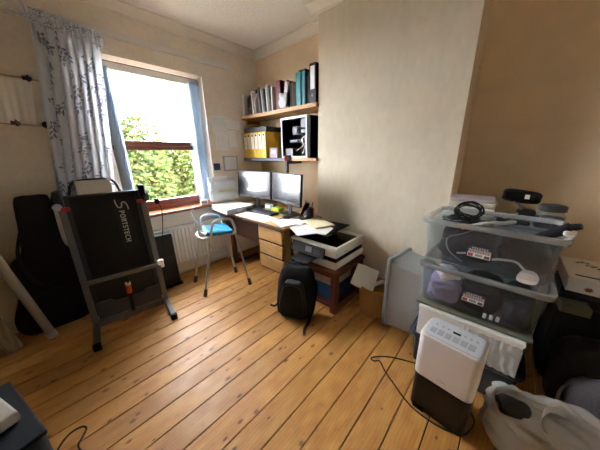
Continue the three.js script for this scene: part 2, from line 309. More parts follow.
note('wall_paper_sheet', 'lower printed sheet hanging below the upper pinned one', 1.60, 1.46, 1.77, 1.65, print, WZ + 0.006, -0.02);
note('wall_paper_sheet', 'narrow white sheet pinned beside the lower printed sheet', 1.79, 1.50, 1.90, 1.70, M.paper, WZ + 0.004, 0.03);
{
  const f = thing('notice_frame', 'small grey framed notice on wall above the letter rack', 'frame', [1.78, 1.29, WZ]);
  obj('frame', ext(rect(-0.105, -0.095, 0.105, 0.095), 0.014, 0.002, [rect(-0.09, -0.08, 0.09, 0.08).reverse()]), M.paleGrey, f);
  obj('sheet', rb(0.185, 0.165, 0.004, 0.001, 0, 0, 0.005), print, f);
  tag(obj('light_switch', [rb(0.085, 0.085, 0.012, 0.004), rb(0.03, 0.045, 0.012, 0.003, 0, 0, 0.006)], mat(0x2a3d63, 0.5)), 'small dark blue wall plate left of the framed notice', 'wall plate').position.set(1.575, 1.255, WZ + 0.006);
  const r = thing('letter_rack', 'grey tiered letter rack holding papers on the window wall', 'letter rack', [1.62, 0.83, WZ + 0.01]);
  obj('back_panel', rb(0.40, 0.30, 0.012, 0.004, 0, 0.15, 0.006), mat(0xdcdcd8, 0.5), r);
  for (const [y, z] of [[0.0, 0.06], [0.14, 0.04]]) { obj('pocket', [rb(0.39, 0.11, 0.006, 0.002, 0, y + 0.055, z + 0.012), rb(0.39, 0.006, z, 0.002, 0, y + 0.003, z / 2 + 0.01)], mat(0xd2d3d1, 0.5), r); }
  tag(obj('envelope', rb(0.22, 0.15, 0.006, 0.002), M.paper), 'white envelope in the upper pocket of the letter rack', 'envelope').position.set(1.58, 1.06, WZ + 0.035);
  tag(obj('envelope', rb(0.24, 0.16, 0.008, 0.002), M.cream), 'cream envelope in the lower pocket of the letter rack', 'envelope').position.set(1.66, 0.925, WZ + 0.05);
}

// ------------------------------------------------------------------ radiator and things below the window
{
  const r = thing('radiator', 'white ribbed panel radiator under the window', 'radiator', [0.95, 0.16, WZ + 0.05]);
  const L = 1.16, n = 27, ribs = [];
  for (let k = 0; k < n; k++) ribs.push(rb(L / n * 0.5, 0.39, 0.022, 0.008, -L / 2 + (k + 0.5) * L / n, 0.225, 0.034));
  obj('panel', [rb(L, 0.45, 0.018, 0.006, 0, 0.225, 0.02), ...ribs, rb(L, 0.025, 0.026, 0.008, 0, 0.44, 0.026), rb(L, 0.025, 0.026, 0.008, 0, 0.012, 0.026)], M.gloss, r);
  obj('top_grille', rb(L - 0.02, 0.008, 0.05, 0.002, 0, 0.452, 0), M.gloss, r);
  for (const x of [-0.4, 0.4]) obj('bracket', bx(0.04, 0.3, 0.05, x, 0.22, -0.02), M.white, r);
  obj('valve', [cyl(0.016, 0.016, 0.07, L / 2 + 0.03, 0.0, 0.02), cyl(0.022, 0.02, 0.05, L / 2 + 0.03, 0.06, 0.02)], M.white, r);
  obj('pipe', [bar(V(L / 2 + 0.03, -0.16, 0.02), V(L / 2 + 0.03, 0, 0.02), 0.008), bar(V(-L / 2 + 0.1, -0.115, 0.01), V(L / 2 + 0.03, -0.115, 0.01), 0.009)], M.white, r);
}
{
  const c = thing('desk_clock', 'small white digital clock on the window sill', 'clock', [1.335, 0.8, -2.84], -0.25);
  obj('case', rb(0.095, 0.062, 0.035, 0.01, 0, 0.031, 0), M.white, c); obj('display', rb(0.066, 0.034, 0.004, 0.002, 0, 0.034, 0.017), mat(0x8f9a94, 0.2), c); obj('button', rb(0.03, 0.006, 0.014, 0.002, 0, 0.064, 0), M.midGrey, c);
}
{
  const s = thing('subwoofer_panel', 'black flat slatted speaker box leaning under the window', 'speaker', [0.735, 0, -2.655], -0.06);
  const t = -0.05, g = [];
  obj('cabinet', X(rb(0.20, 0.60, 0.075, 0.012, 0, 0.30, 0), 0, 0, 0, t, 0, 0), M.black, s);
  for (let k = 0; k < 9; k++) g.push(X(rb(0.16, 0.008, 0.008, 0.002, 0, 0.1 + k * 0.03, 0.04), 0, 0, 0, t, 0, 0));
  obj('grille', g, M.charcoal, s); obj('plinth', rb(0.23, 0.02, 0.13, 0.006, 0, 0.01, 0), M.blackGloss, s);
}

// ------------------------------------------------------------------ gig bag, tube, board by the left edge
{
  const g = thing('guitar_bag', 'black guitar gig bag standing against the wall behind the treadmill', 'guitar bag', [-0.15, 0, -2.72]);
  const half = [[0, 1.10], [0.055, 1.10], [0.075, 1.07], [0.085, 0.85], [0.105, 0.68], [0.17, 0.6], [0.19, 0.5], [0.165, 0.4], [0.185, 0.28], [0.22, 0.16], [0.2, 0.05], [0.12, 0.012], [0, 0.01]];
  const out = [...half, ...half.slice(1, -1).reverse().map(([x, y]) => [-x, y])].map(([x, y]) => [x + y * 0.075, y]);
  const o = smooth(out, 90);
  obj('body', ext(o, 0.075, 0.022).translate(0, 0, -0.06), M.blackCloth, g);
  obj('pocket', ext(smooth([[-0.13, 0.08], [0.13, 0.08], [0.15, 0.2], [0.1, 0.33], [-0.06, 0.34], [-0.14, 0.2]], 40), 0.02, 0.01).translate(0.02, 0, 0.035), M.blackCloth, g);
  obj('zip', tube(o.filter((_, i) => i % 3 === 0).map(([x, y]) => [x, y, 0.02]), 0.005, 120, 5, true), M.charcoal, g);
  obj('strap', tube([[-0.02, 0.9, 0.045], [-0.08, 0.7, 0.09], [-0.06, 0.5, 0.075], [-0.02, 0.42, 0.06]], 0.012, 30, 6), M.rubber, g);
  const tb = thing('poster_tube', 'long pale grey tube leaning in front of the gig bag', 'tube', [0, 0, 0]);
  const a = V(-0.21, 0.02, -2.56), b = V(-0.40, 1.25, -2.56); 
  obj('shaft', bar(a, b, 0.028, 18), mat(0x9d968a, 0.45), tb); obj('end_cap', bar(a.clone().add(V(0.003, -0.016, 0)), a.clone().add(V(-0.005, 0.03, 0)), 0.031, 18), M.paleGrey, tb);
  const bd = thing('leaning_board', 'pale wooden board leaning at the left edge behind the tube', 'board', [-0.41, 0, -2.58], 0.35);
  obj('plank', metreUV(X(rb(0.09, 1.1, 0.022, 0.003, 0, 0.55, 0), 0, 0, 0, -0.06, 0, 0.16), 'y'), mat(0xb9a68a, 0.7, { map: rep(grainTex, 1, 2) }), bd);
  obj('batten', metreUV(X(rb(0.03, 1.02, 0.02, 0.003, -0.02, 0.54, 0.022), 0, 0, 0, -0.06, 0, 0.16), 'y'), mat(0xa8957a, 0.7), bd);
}

// ------------------------------------------------------------------ folded treadmill
{
  const t = thing('folding_treadmill', 'black and grey folded treadmill standing upright beside the window', 'treadmill', [0.315, 0, -2.37], -0.13);
  const lean = (y) => -0.035 - 0.075 * y;
  for (const s of [-1, 1]) {
    const f = obj('foot', sq(V(s * 0.265, 0.03, -0.06), V(s * 0.265, 0.03, 0.30), 0.045, 0.045), M.frameGrey, t);
    obj('foot_cap', rb(0.05, 0.055, 0.035, 0.008, s * 0.265, 0.028, 0.312), M.rubber, f);
    const u = obj('upright', sq(V(s * 0.265, 0.04, 0), V(s * 0.258, 1.10, lean(1.10) + 0.06), 0.04, 0.03), M.frameGrey, t);
    obj('bracket_plate', rb(0.05, 0.15, 0.07, 0.012, s * 0.262, 1.09, lean(1.1) + 0.045), M.charcoal, u);
    const k = obj('clamp_knob', [cyl(0.026, 0.026, 0.03, s * 0.275, 1.05, lean(1.05) + 0.085, PI / 2, 0, 0), cyl(0.014, 0.014, 0.05, s * 0.275, 1.05, lean(1.05) + 0.10, PI / 2, 0, 0)], s < 0 ? M.silver : M.black, t);
    obj('red_grip', rb(0.05, 0.03, 0.03, 0.008, s * 0.235, 1.03, lean(1.03) + 0.09), M.red, k);
    obj('hand_grip', tube([[s * 0.275, 1.02, lean(1.0) + 0.02], [s * 0.29, 1.06, -0.04], [s * 0.285, 1.12, -0.14], [s * 0.265, 1.14, -0.24]], 0.017, 30, 8), M.rubber, t);
  }
  obj('base_bar', sq(V(-0.275, 0.035, 0), V(0.275, 0.035, 0), 0.05, 0.045), M.frameGrey, t);
  obj('cross_bar', sq(V(-0.275, 0.44, 0.045), V(0.275, 0.44, 0.045), 0.028, 0.04), M.frameGrey, t);
  const tilt = -0.075;
  obj('running_deck', X(rb(0.47, 1.03, 0.05, 0.012, 0, 0.605, -0.065), 0, 0, 0, tilt, 0, 0), M.black, t);
  obj('running_belt', X(rb(0.42, 0.68, 0.012, 0.005, 0, 0.775, -0.036), 0, 0, 0, tilt, 0, 0), mat(0x101112, 0.75, { bumpMap: rep(speckTex, 6, 6), bumpScale: 0.0004 }), t);
  for (const s of [-1, 1]) obj('side_rail', X(rb(0.035, 1.03, 0.062, 0.008, s * 0.232, 0.605, -0.06), 0, 0, 0, tilt, 0, 0), M.charcoal, t);
  obj('motor_cover', [X(ext([[-0.23, 0.07], [0.23, 0.07], [0.23, 0.20], [0.14, 0.20], [0.10, 0.17], [-0.10, 0.17], [-0.14, 0.20], [-0.23, 0.20]], 0.05, 0.006), 0, 0, -0.05, tilt, 0, 0)], M.darkGrey, t);
  const st = obj('gas_strut', [bar(V(0.0, 0.06, 0.01), V(0.01, 0.30, 0.005), 0.016), bar(V(0.01, 0.29, 0.005), V(0.015, 0.43, 0.03), 0.008)], M.rubber, t);
  obj('orange_sleeve', bar(V(0.003, 0.235, 0.006), V(0.007, 0.315, 0.006), 0.021, 14), M.orange, st); obj('white_ring', bar(V(0.007, 0.315, 0.006), V(0.008, 0.335, 0.006), 0.0215, 14), M.white, st);
  const con = obj('console', X(rb(0.23, 0.13, 0.03, 0.01, 0, 0, 0), -0.045, 1.155, -0.20, -0.35, 0, 0), mat(0xd9d4c8, 0.5), t);
  obj('console_hoop', tube([[-0.205, 1.06, -0.18], [-0.20, 1.13, -0.20], [-0.165, 1.205, -0.235], [-0.04, 1.22, -0.24], [0.08, 1.205, -0.235], [0.115, 1.13, -0.20], [0.12, 1.06, -0.18]], 0.011, 60, 8), M.black, con);
  obj('top_bar', rb(0.52, 0.03, 0.05, 0.01, 0, 1.10, lean(1.10) - 0.02), M.charcoal, t);
  const logo = canvasTex(1024, 256, (c, w, h) => { c.clearRect(0, 0, w, h); c.fillStyle = '#0e0f10'; c.fillRect(0, 0, w, h); c.fillStyle = '#d2d2cf'; c.font = 'bold 118px sans-serif'; c.textBaseline = 'middle'; c.fillText('PORTSTECH', 232, 150, 760);
    c.strokeStyle = '#d2d2cf'; c.lineWidth = 22; c.lineCap = 'round'; c.beginPath(); c.moveTo(222, 36); c.bezierCurveTo(60, 40, 40, 120, 130, 128); c.bezierCurveTo(225, 138, 190, 226, 30, 218); c.stroke(); });
  const lg = obj('lettering', X(new THREE.PlaneGeometry(0.44, 0.11).rotateZ(-PI / 2), 0.10, 0.85, -0.0292, tilt, 0, 0), mat(0xffffff, 0.6, { map: logo }), t); lg.userData.label = 'white maker lettering running down the belt';
  obj('power_plug', [rb(0.05, 0.05, 0.04, 0.01, 0.275, 0.47, 0.075), rb(0.03, 0.03, 0.03, 0.008, 0.285, 0.435, 0.08)], M.white, t);
  tag(obj('power_cable', [tube([[0.655, 1.01, -2.30], [0.69, 0.93, -2.33], [0.69, 0.7, -2.42], [0.66, 0.4, -2.5], [0.665, 0.012, -2.56], [0.72, 0.006, -2.58]], 0.004, 80, 6), X(rb(0.035, 0.05, 0.035, 0.01), 0.655, 1.02, -2.295)], M.rubber), 'black cable hanging from treadmill grip to the floor', 'cable');
}

// ------------------------------------------------------------------ perching stool
{
  const s = thing('perching_stool', 'grey tubular perching stool with blue seat near the desk', 'stool', [1.15, 0, -2.26]);
  const P = (x, y, z) => V(x - 1.15, y, z + 2.26);
  const F = { nl: P(0.893, 0.03, -2.149), nr: P(1.334, 0.03, -1.992), fl: P(0.955, 0.03, -2.51), fr: P(1.39, 0.03, -2.357) };
  const T = { nl: P(1.02, 0.615, -2.125), nr: P(1.25, 0.615, -2.05), fl: P(1.045, 0.615, -2.42), fr: P(1.28, 0.615, -2.345) };
  for (const k of ['nl', 'nr', 'fl', 'fr']) { const l = obj('leg', bar(F[k], T[k], 0.0125, 12), M.stoolPaint, s); const d = V().subVectors(T[k], F[k]).normalize(); obj('rubber_foot', bar(F[k].clone().addScaledVector(d, -0.03), F[k].clone().addScaledVector(d, 0.05), 0.021, 12, 0.016), mat(0x55504a, 0.8), l); }
  for (const [a, b] of [['nl', 'nr'], ['fl', 'fr']]) {
    const A = T[a], B = T[b], up = (p, y, k) => V(p.x + (B.x - A.x) * k, y, p.z + (B.z - A.z) * k);
    obj('arm_loop', tube([A, up(A, 0.68, 0.03), up(A, 0.755, 0.14), up(A, 0.78, 0.34), up(A, 0.785, 0.6), up(B, 0.765, -0.12), up(B, 0.69, -0.01), B], 0.0135, 70, 10), M.stoolPaint, s);
  }
  obj('seat_frame', [bar(T.nl, T.fl, 0.011), bar(T.nr, T.fr, 0.011), bar(T.nl, T.nr, 0.011), bar(T.fl, T.fr, 0.011)], M.stoolPaint, s);
  obj('back_post', [tube([T.fl, V(T.fl.x - 0.015, 0.66, T.fl.z), V(T.fl.x - 0.02, 0.76, T.fl.z - 0.03), V(T.fl.x - 0.02, 0.85, T.fl.z - 0.06)], 0.016, 40, 10), tube([T.fl, V(T.fl.x - 0.05, 0.60, T.fl.z + 0.03), V(T.nl.x - 0.06, 0.60, T.nl.z - 0.08), T.nl], 0.011, 30, 8)], M.stoolPaint, s);
  const c = V().add(T.nl).add(T.nr).add(T.fl).add(T.fr).multiplyScalar(0.25), yaw = -Math.atan2(T.nr.z - T.nl.z, T.nr.x - T.nl.x);
  const seat = obj('seat', X(rb(0.27, 0.04, 0.30, 0.018, 0, 0, 0), c.x, 0.645, c.z, 0, yaw, -0.05), M.blue, s);
  obj('seat_ribs', [0, 1, 2, 3, 4].map((k) => X(X(rb(0.24, 0.008, 0.022, 0.004, 0, 0.02, -0.11 + k * 0.055)), c.x, 0.646, c.z, 0, yaw, -0.05)), M.blue, seat);
}

// ------------------------------------------------------------------ desk
const DY = 0.73;
{
  const d = thing('desk', 'light oak office desk with three hanging drawers along the alcove', 'desk', [0, 0, 0]);
  const x0 = 1.435, z0 = -2.84, z1 = -1.50;
  obj('desk_top', metreUV(ext([[x0, -z0], [x0, -z1], [BX - 0.022, -z1], [BX - 0.022, -B0 + 0.01], [WX - 0.005, -B0 + 0.01], [WX - 0.005, -z0]].reverse(), 0.024, 0.002).rotateX(-PI / 2).translate(0, DY - 0.026, 0), 'z'), M.oak, d);
  obj('edge_strip', rb(0.006, 0.03, z1 - z0, 0.002, x0 - 0.002, DY - 0.014, (z0 + z1) / 2), M.walnut, d);
  obj('modesty_panel', metreUV(rb(0.018, 0.31, 0.87, 0.003, 1.60, 0.547, -2.39), 'z'), M.walnut, d);
  obj('end_panel', metreUV(rb(0.46, 0.70, 0.025, 0.003, 1.765, 0.35, z1 - 0.025), 'y'), M.walnut, d);
  obj('leg', [rb(0.05, 0.70, 0.05, 0.004, x0 + 0.11, 0.35, z0 + 0.25), rb(0.4, 0.025, 0.06, 0.004, x0 + 0.28, 0.0125, z0 + 0.25)], M.walnut, d);
  const ped = obj('pedestal', [metreUV(rb(0.50, 0.49, 0.018, 0.003, 1.73, 0.455, -1.945), 'y'), metreUV(rb(0.50, 0.49, 0.018, 0.003, 1.73, 0.455, -1.56), 'y'), rb(0.49, 0.018, 0.38, 0.003, 1.735, 0.215, -1.75), rb(0.018, 0.48, 0.38, 0.003, 1.97, 0.455, -1.75), rb(0.48, 0.012, 0.36, 0.003, 1.74, 0.69, -1.75)], mat(0xd2a96e, 0.45, { map: oakTex }), d);
  for (const [y, h] of [[0.605, 0.135], [0.445, 0.135], [0.285, 0.13]]) {
    const dr = obj('drawer', metreUV(rb(0.018, h, 0.362, 0.003, 1.468, y, -1.753), 'z'), M.oak, d);
    obj('drawer_recess', rb(0.012, 0.02, 0.362, 0.002, 1.478, y - h / 2 - 0.0115, -1.753), M.black, dr);
  }
}
// things on the desk
{
  const pile = thing('paper_stack', 'thick stack of white paper on grey folder at desk end', 'paper stack', [1.575, DY, -2.60], -0.06);
  obj('folder', rb(0.37, 0.03, 0.43, 0.004, 0, 0.015, 0), M.paleGrey, pile); obj('sheets', rb(0.36, 0.03, 0.42, 0.003, 0, 0.045, 0), mat(0xc9cccf, 0.8), pile);
  obj('top_sheet', rb(0.37, 0.004, 0.43, 0.001, 0.008, 0.062, 0.006, 0, 0.03, 0), M.paper, pile);
  const sheet = (label, x, z, w, l, turn, m = M.paper, y = DY) => { const o = obj('paper_sheet', rb(w, 0.003, l, 0.001, 0, 0.0015, 0), m); at(o, x, y, z); o.rotation.y = turn; return tag(o, label, 'paper', 'loose papers'); };
  sheet('white paper sheet lying on desk in front of the keyboard', 1.545, -2.19, 0.19, 0.28, 0.08);
  sheet('printed sheet on desk edge left of the mouse pad', 1.555, -1.93, 0.18, 0.24, -0.12, print, DY);
  sheet('white sheet lying behind the small grey box and monitors', 2.07, -2.05, 0.17, 0.26, 0.1);
  function monitor(label, x, z, turn) {
    const m = thing('monitor', label, 'monitor', [x, DY, z], turn, 'desk monitors'), T = -0.07, w = 0.575, h = 0.335;
    obj('base', rb(0.24, 0.012, 0.17, 0.005, 0, 0.006, -0.07), M.black, m); obj('neck', rb(0.06, 0.22, 0.02, 0.006, 0, 0.11, -0.06), M.black, m);
    obj('housing', [X(rb(w, h, 0.028, 0.006, 0, 0, -0.012), 0, 0.305, 0, T, 0, 0), X(rb(w * 0.6, h * 0.6, 0.03, 0.012, 0, 0, -0.035), 0, 0.305, 0, T, 0, 0)], M.black, m);
    obj('screen', X(rb(w - 0.028, h - 0.04, 0.004, 0.001, 0, 0.006, 0.0025), 0, 0.305, 0, T, 0, 0), phys(0x15171a, 0.26, { clearcoat: 0.6, clearcoatRoughness: 0.08 }), m);
  }
  monitor('black desktop monitor nearer the window, left of the pair', 1.81, -2.432, -PI / 2 + 0.13);
  monitor('black desktop monitor nearer the chimney breast, right of the pair', 1.80, -1.85, -PI / 2 - 0.20);
  const k = thing('keyboard', 'black keyboard lying in front of the monitors', 'keyboard', [1.715, DY, -2.17], -PI / 2 + 0.03);
  obj('case', rb(0.44, 0.018, 0.14, 0.006, 0, 0.009, 0), M.black, k);
  const keys = []; for (let j = 0; j < 5; j++) for (let i = 0; i < 19; i++) keys.push(bx(0.018, 0.008, 0.019, -0.207 + i * 0.023, 0.021, -0.048 + j * 0.024)); obj('keys', keys, M.charcoal, k);
  const mb = thing('memo_box', 'small grey box with white label between the monitors', 'box', [1.90, DY, -2.22], -PI / 2 + 0.1); obj('carton', rb(0.14, 0.075, 0.08, 0.004, 0, 0.0375, 0), M.midGrey, mb); obj('label', rb(0.08, 0.04, 0.002, 0.0005, -0.02, 0.04, 0.041), M.paper, mb);
  const pad = obj('mouse_pad', rb(0.23, 0.004, 0.22, 0.002, 0, 0.002, 0), M.charcoal); at(pad, 1.67, DY, -1.69); pad.rotation.y = 0.1; tag(pad, 'dark grey mouse pad near the desk edge', 'mouse pad');
  const ms = thing('computer_mouse', 'black computer mouse on the dark mouse pad', 'mouse', [1.69, DY + 0.004, -1.73], 1.2); obj('shell', lump(0.06, 0.035, 0.105, 0, 0.75, 18), M.black, ms); obj('wheel', cyl(0.01, 0.01, 0.008, 0, 0.032, -0.025, 0, 0, PI / 2), M.midGrey, ms);
  const sp = thing('note_pad', 'yellow green pack of notes below the right monitor', 'notepad', [1.865, DY, -2.06], 0.1); obj('pack', rb(0.10, 0.05, 0.12, 0.006, 0, 0.025, 0), M.green, sp); obj('band', rb(0.102, 0.02, 0.05, 0.003, 0, 0.03, 0), mat(0xd8cf2f, 0.6), sp);
  const ph = thing('desk_phone', 'black tablet leaning upright beside the right monitor', 'tablet', [1.77, DY, -1.60], -PI / 2 - 0.5); obj('slab', X(rb(0.10, 0.19, 0.014, 0.005, 0, 0.095, 0), 0, 0.002, 0, -0.45, 0, 0), M.blackGloss, ph); obj('stand', rb(0.09, 0.012, 0.13, 0.004, 0, 0.006, -0.05), M.black, ph);
  const pot = thing('pen_pot', 'dark metal pen pot by the chimney breast', 'pen pot', [1.915, DY, -1.60]); obj('cup', lathe([[0, 0], [0.042, 0], [0.045, 0.004], [0.045, 0.1], [0.042, 0.1], [0.041, 0.006], [0, 0.006]]), M.darkGrey, pot);
  [[0.01, 0.012, 0x22242a], [-0.014, 0.006, 0x8a2222], [0.004, -0.018, 0xc9c9c4], [-0.01, -0.012, 0x2a4a8a]].forEach(([x, z, c], i) => { const pen = obj('pen', bar(V(x, 0.01, z), V(x * 2.4, 0.165 + i * 0.006, z * 2.4), 0.005, 8), mat(c, 0.4)); at(pen, 1.915, DY, -1.60); tag(pen, ['black pen standing in the pen pot', 'red pen standing in the pen pot', 'white pen standing in the pen pot', 'blue pen standing in the pen pot'][i], 'pen', 'pens in the pot'); });
  const tp = thing('tape_dispenser', 'low dark tape dispenser beside the pen pot', 'tape dispenser', [2.02, DY, -1.68], 0.4); obj('body', ext(smooth([[-0.06, 0], [0.06, 0], [0.065, 0.03], [0.03, 0.03], [0.01, 0.055], [-0.03, 0.06], [-0.06, 0.035]], 30), 0.04, 0.003).translate(0, 0.003, -0.02), M.charcoal, tp); obj('roll', X(new THREE.TorusGeometry(0.022, 0.01, 8, 20), -0.025, 0.045, 0), M.paleGrey, tp);
}

// ------------------------------------------------------------------ shelves and what stands on them
const SX = 2.0, S1 = 1.885, S2 = 1.355;
{
  const s = thing('wall_shelf', 'long pine upper shelf across the alcove', 'shelf', [0, 0, 0]); obj('plank', metreUV(rb(WX - SX, 0.042, B0 - WZ - 0.004, 0.004, (SX + WX) / 2, S1 - 0.021, (WZ + B0) / 2), 'z'), M.pine, s);
  obj('batten', metreUV(rb(0.22, 0.07, 0.03, 0.004, 2.19, S1 - 0.078, B0 - 0.018), 'x'), M.pine, s); obj('batten', metreUV(rb(0.22, 0.05, 0.03, 0.004, 2.19, S1 - 0.068, WZ + 0.018), 'x'), M.pine, s);
  const g = thing('wall_shelf', 'grey edged lower shelf under the yellow binders', 'shelf', [0, 0, 0]); obj('board', rb(WX - SX + 0.01, 0.04, 0.89, 0.006, (SX + WX) / 2 - 0.005, S2 - 0.02, WZ + 0.45), M.darkGrey, g); obj('bracket', [rb(0.25, 0.03, 0.03, 0.004, 2.18, S2 - 0.055, -2.06), rb(0.03, 0.22, 0.03, 0.004, 2.05, S2 - 0.14, -2.06)], M.black, g);
  const p = thing('wall_shelf', 'short pine lower shelf end beside the chimney breast', 'shelf', [0, 0, 0]); obj('board', metreUV(rb(WX - SX, 0.035, 0.385, 0.004, (SX + WX) / 2, S2 - 0.0175, B0 - 0.195), 'z'), M.pine, p); obj('batten', metreUV(rb(0.22, 0.06, 0.03, 0.004, 2.19, S2 - 0.066, B0 - 0.018)), M.pine, p);
}
{ // six yellow binders
  const labelT = canvasTex(64, 256, (c, w, h) => { c.fillStyle = '#efeee8'; c.fillRect(0, 0, w, h); c.fillStyle = '#4a3c22'; c.fillRect(12, 8, 40, 34); c.fillStyle = '#a9a59a'; for (let y = 70; y < 220; y += 22) c.fillRect(14, y, 34, 5); });
  const lab = mat(0xffffff, 0.7, { map: labelT });
  const where = ['leftmost yellow lever arch binder, next to the window wall', 'second yellow lever arch binder from the window wall', 'third yellow lever arch binder from the window wall', 'fourth yellow lever arch binder from the window wall', 'fifth yellow lever arch binder from the window wall', 'sixth yellow lever arch binder, nearest the open computer'];
  for (let k = 0; k < 6; k++) {
    const b = thing('lever_arch_binder', where[k], 'binder', [SX + 0.012, S2, WZ + 0.055 + k * 0.0765], 0, 'yellow binders on the lower shelf');
    obj('cover', [rb(0.004, 0.315, 0.072, 0.0015, 0.002, 0.1575, 0), rb(0.285, 0.315, 0.003, 0.001, 0.143, 0.1575, -0.0345), rb(0.285, 0.315, 0.003, 0.001, 0.143, 0.1575, 0.0345)], M.yellow, b);
    obj('pages', rb(0.24, 0.29, 0.06, 0.002, 0.15, 0.155, 0), M.paper, b);
    obj('spine_label', X(new THREE.PlaneGeometry(0.052, 0.185), -0.0006, 0.205, 0, 0, -PI / 2, 0), lab, b);
    obj('finger_ring', X(new THREE.TorusGeometry(0.011, 0.003, 8, 18), -0.001, 0.07, 0, 0, PI / 2, 0), M.steel, b);
  }
  const top = thing('box_file', 'dark grey flat file lying across the yellow binders', 'file', [2.15, S2 + 0.315, -2.60]); obj('case', rb(0.27, 0.055, 0.46, 0.005, 0, 0.0275, 0), M.darkGrey, top); obj('lid', rb(0.275, 0.008, 0.44, 0.003, 0, 0.058, -0.01), M.charcoal, top);
  const pk = thing('card_packet', 'small lilac card packet leaning beside the last yellow binder', 'packet', [2.03, S2, -2.27], -PI / 2 + 0.3); obj('packet', X(rb(0.11, 0.12, 0.018, 0.003, 0, 0.06, 0), 0, 0.001, 0, -0.12, 0, 0), mat(0xb7a3bd, 0.7), pk); obj('label', X(rb(0.07, 0.05, 0.002, 0.0005, 0, 0.07, 0.0095), 0, 0.001, 0, -0.12, 0, 0), M.cream, pk);
}
{ // open computer
  const c = thing('computer_case', 'open computer tower with silver frame showing its insides', 'computer', [SX + 0.01, S2, -1.885], -PI / 2);
  const w = 0.41, h = 0.43, d = 0.19;               // local z faces the room
  obj('shell', [rb(w, 0.008, d, 0.002, 0, 0.004, -d / 2), rb(w, 0.008, d, 0.002, 0, h - 0.004, -d / 2), rb(0.008, h, d, 0.002, -w / 2 + 0.004, h / 2, -d / 2), rb(0.03, h, d, 0.004, w / 2 - 0.01, h / 2, -d / 2), rb(w, h, 0.006, 0.002, 0, h / 2, -d)], M.black, c);
  obj('frame', ext(rect(-w / 2, 0, w / 2 - 0.02, h), 0.008, 0.002, [rect(-w / 2 + 0.014, 0.018, w / 2 - 0.04, h - 0.02).reverse()]), mat(0x8b8e90, 0.45, { metalness: 0.4 }), c);
  obj('motherboard', rb(0.26, 0.30, 0.006, 0.002, -0.06, 0.24, -d + 0.02), mat(0x16211c, 0.5), c);
  obj('heat_sink', [rb(0.09, 0.09, 0.07, 0.006, -0.07, 0.30, -0.12), cyl(0.036, 0.036, 0.012, -0.07, 0.30, -0.08, PI / 2, 0, 0)], mat(0x8a8c8c, 0.5), c);
  obj('graphics_card', [rb(0.17, 0.035, 0.09, 0.004, -0.06, 0.185, -0.11), rb(0.1, 0.022, 0.03, 0.003, -0.05, 0.185, -0.055)], M.midGrey, c);
  obj('power_unit', rb(0.12, 0.09, 0.15, 0.004, -0.12, 0.06, -0.10), mat(0x77767a, 0.5), c);
  obj('drive_cage', [rb(0.10, 0.09, 0.15, 0.004, 0.12, 0.36, -0.1), rb(0.1, 0.03, 0.15, 0.004, 0.12, 0.28, -0.1)], mat(0x7c7f82, 0.5), c);
  obj('wires', [tube([[0.05, 0.05, -0.08], [0.10, 0.12, -0.05], [0.06, 0.2, -0.05], [0.12, 0.24, -0.07]], 0.006, 40, 6), tube([[-0.05, 0.08, -0.08], [0.02, 0.1, -0.05], [0.10, 0.16, -0.06], [0.09, 0.22, -0.06], [0.13, 0.2, -0.08]], 0.005, 40, 6)], M.paper, c);
  obj('red_wire', tube([[0.03, 0.08, -0.06], [0.07, 0.15, -0.045], [0.09, 0.17, -0.06], [0.08, 0.24, -0.07]], 0.004, 40, 6), M.red, c);
  obj('bay_cover', rb(0.012, h - 0.02, d - 0.01, 0.005, w / 2 + 0.01, h / 2, -d / 2), M.blackGloss, c);
  const rd = thing('webcam', 'small red and black gadget at the lower shelf edge', 'gadget', [2.0, S2, -2.13 + 0.1], 0.4); rd.position.set(1.978, S2 - 0.02, -1.99); obj('clip', rb(0.028, 0.06, 0.035, 0.005, 0, 0.02, 0.03), M.black, rd); obj('body', rb(0.022, 0.07, 0.04, 0.008, 0, 0.015, -0.01), M.red, rd);
}
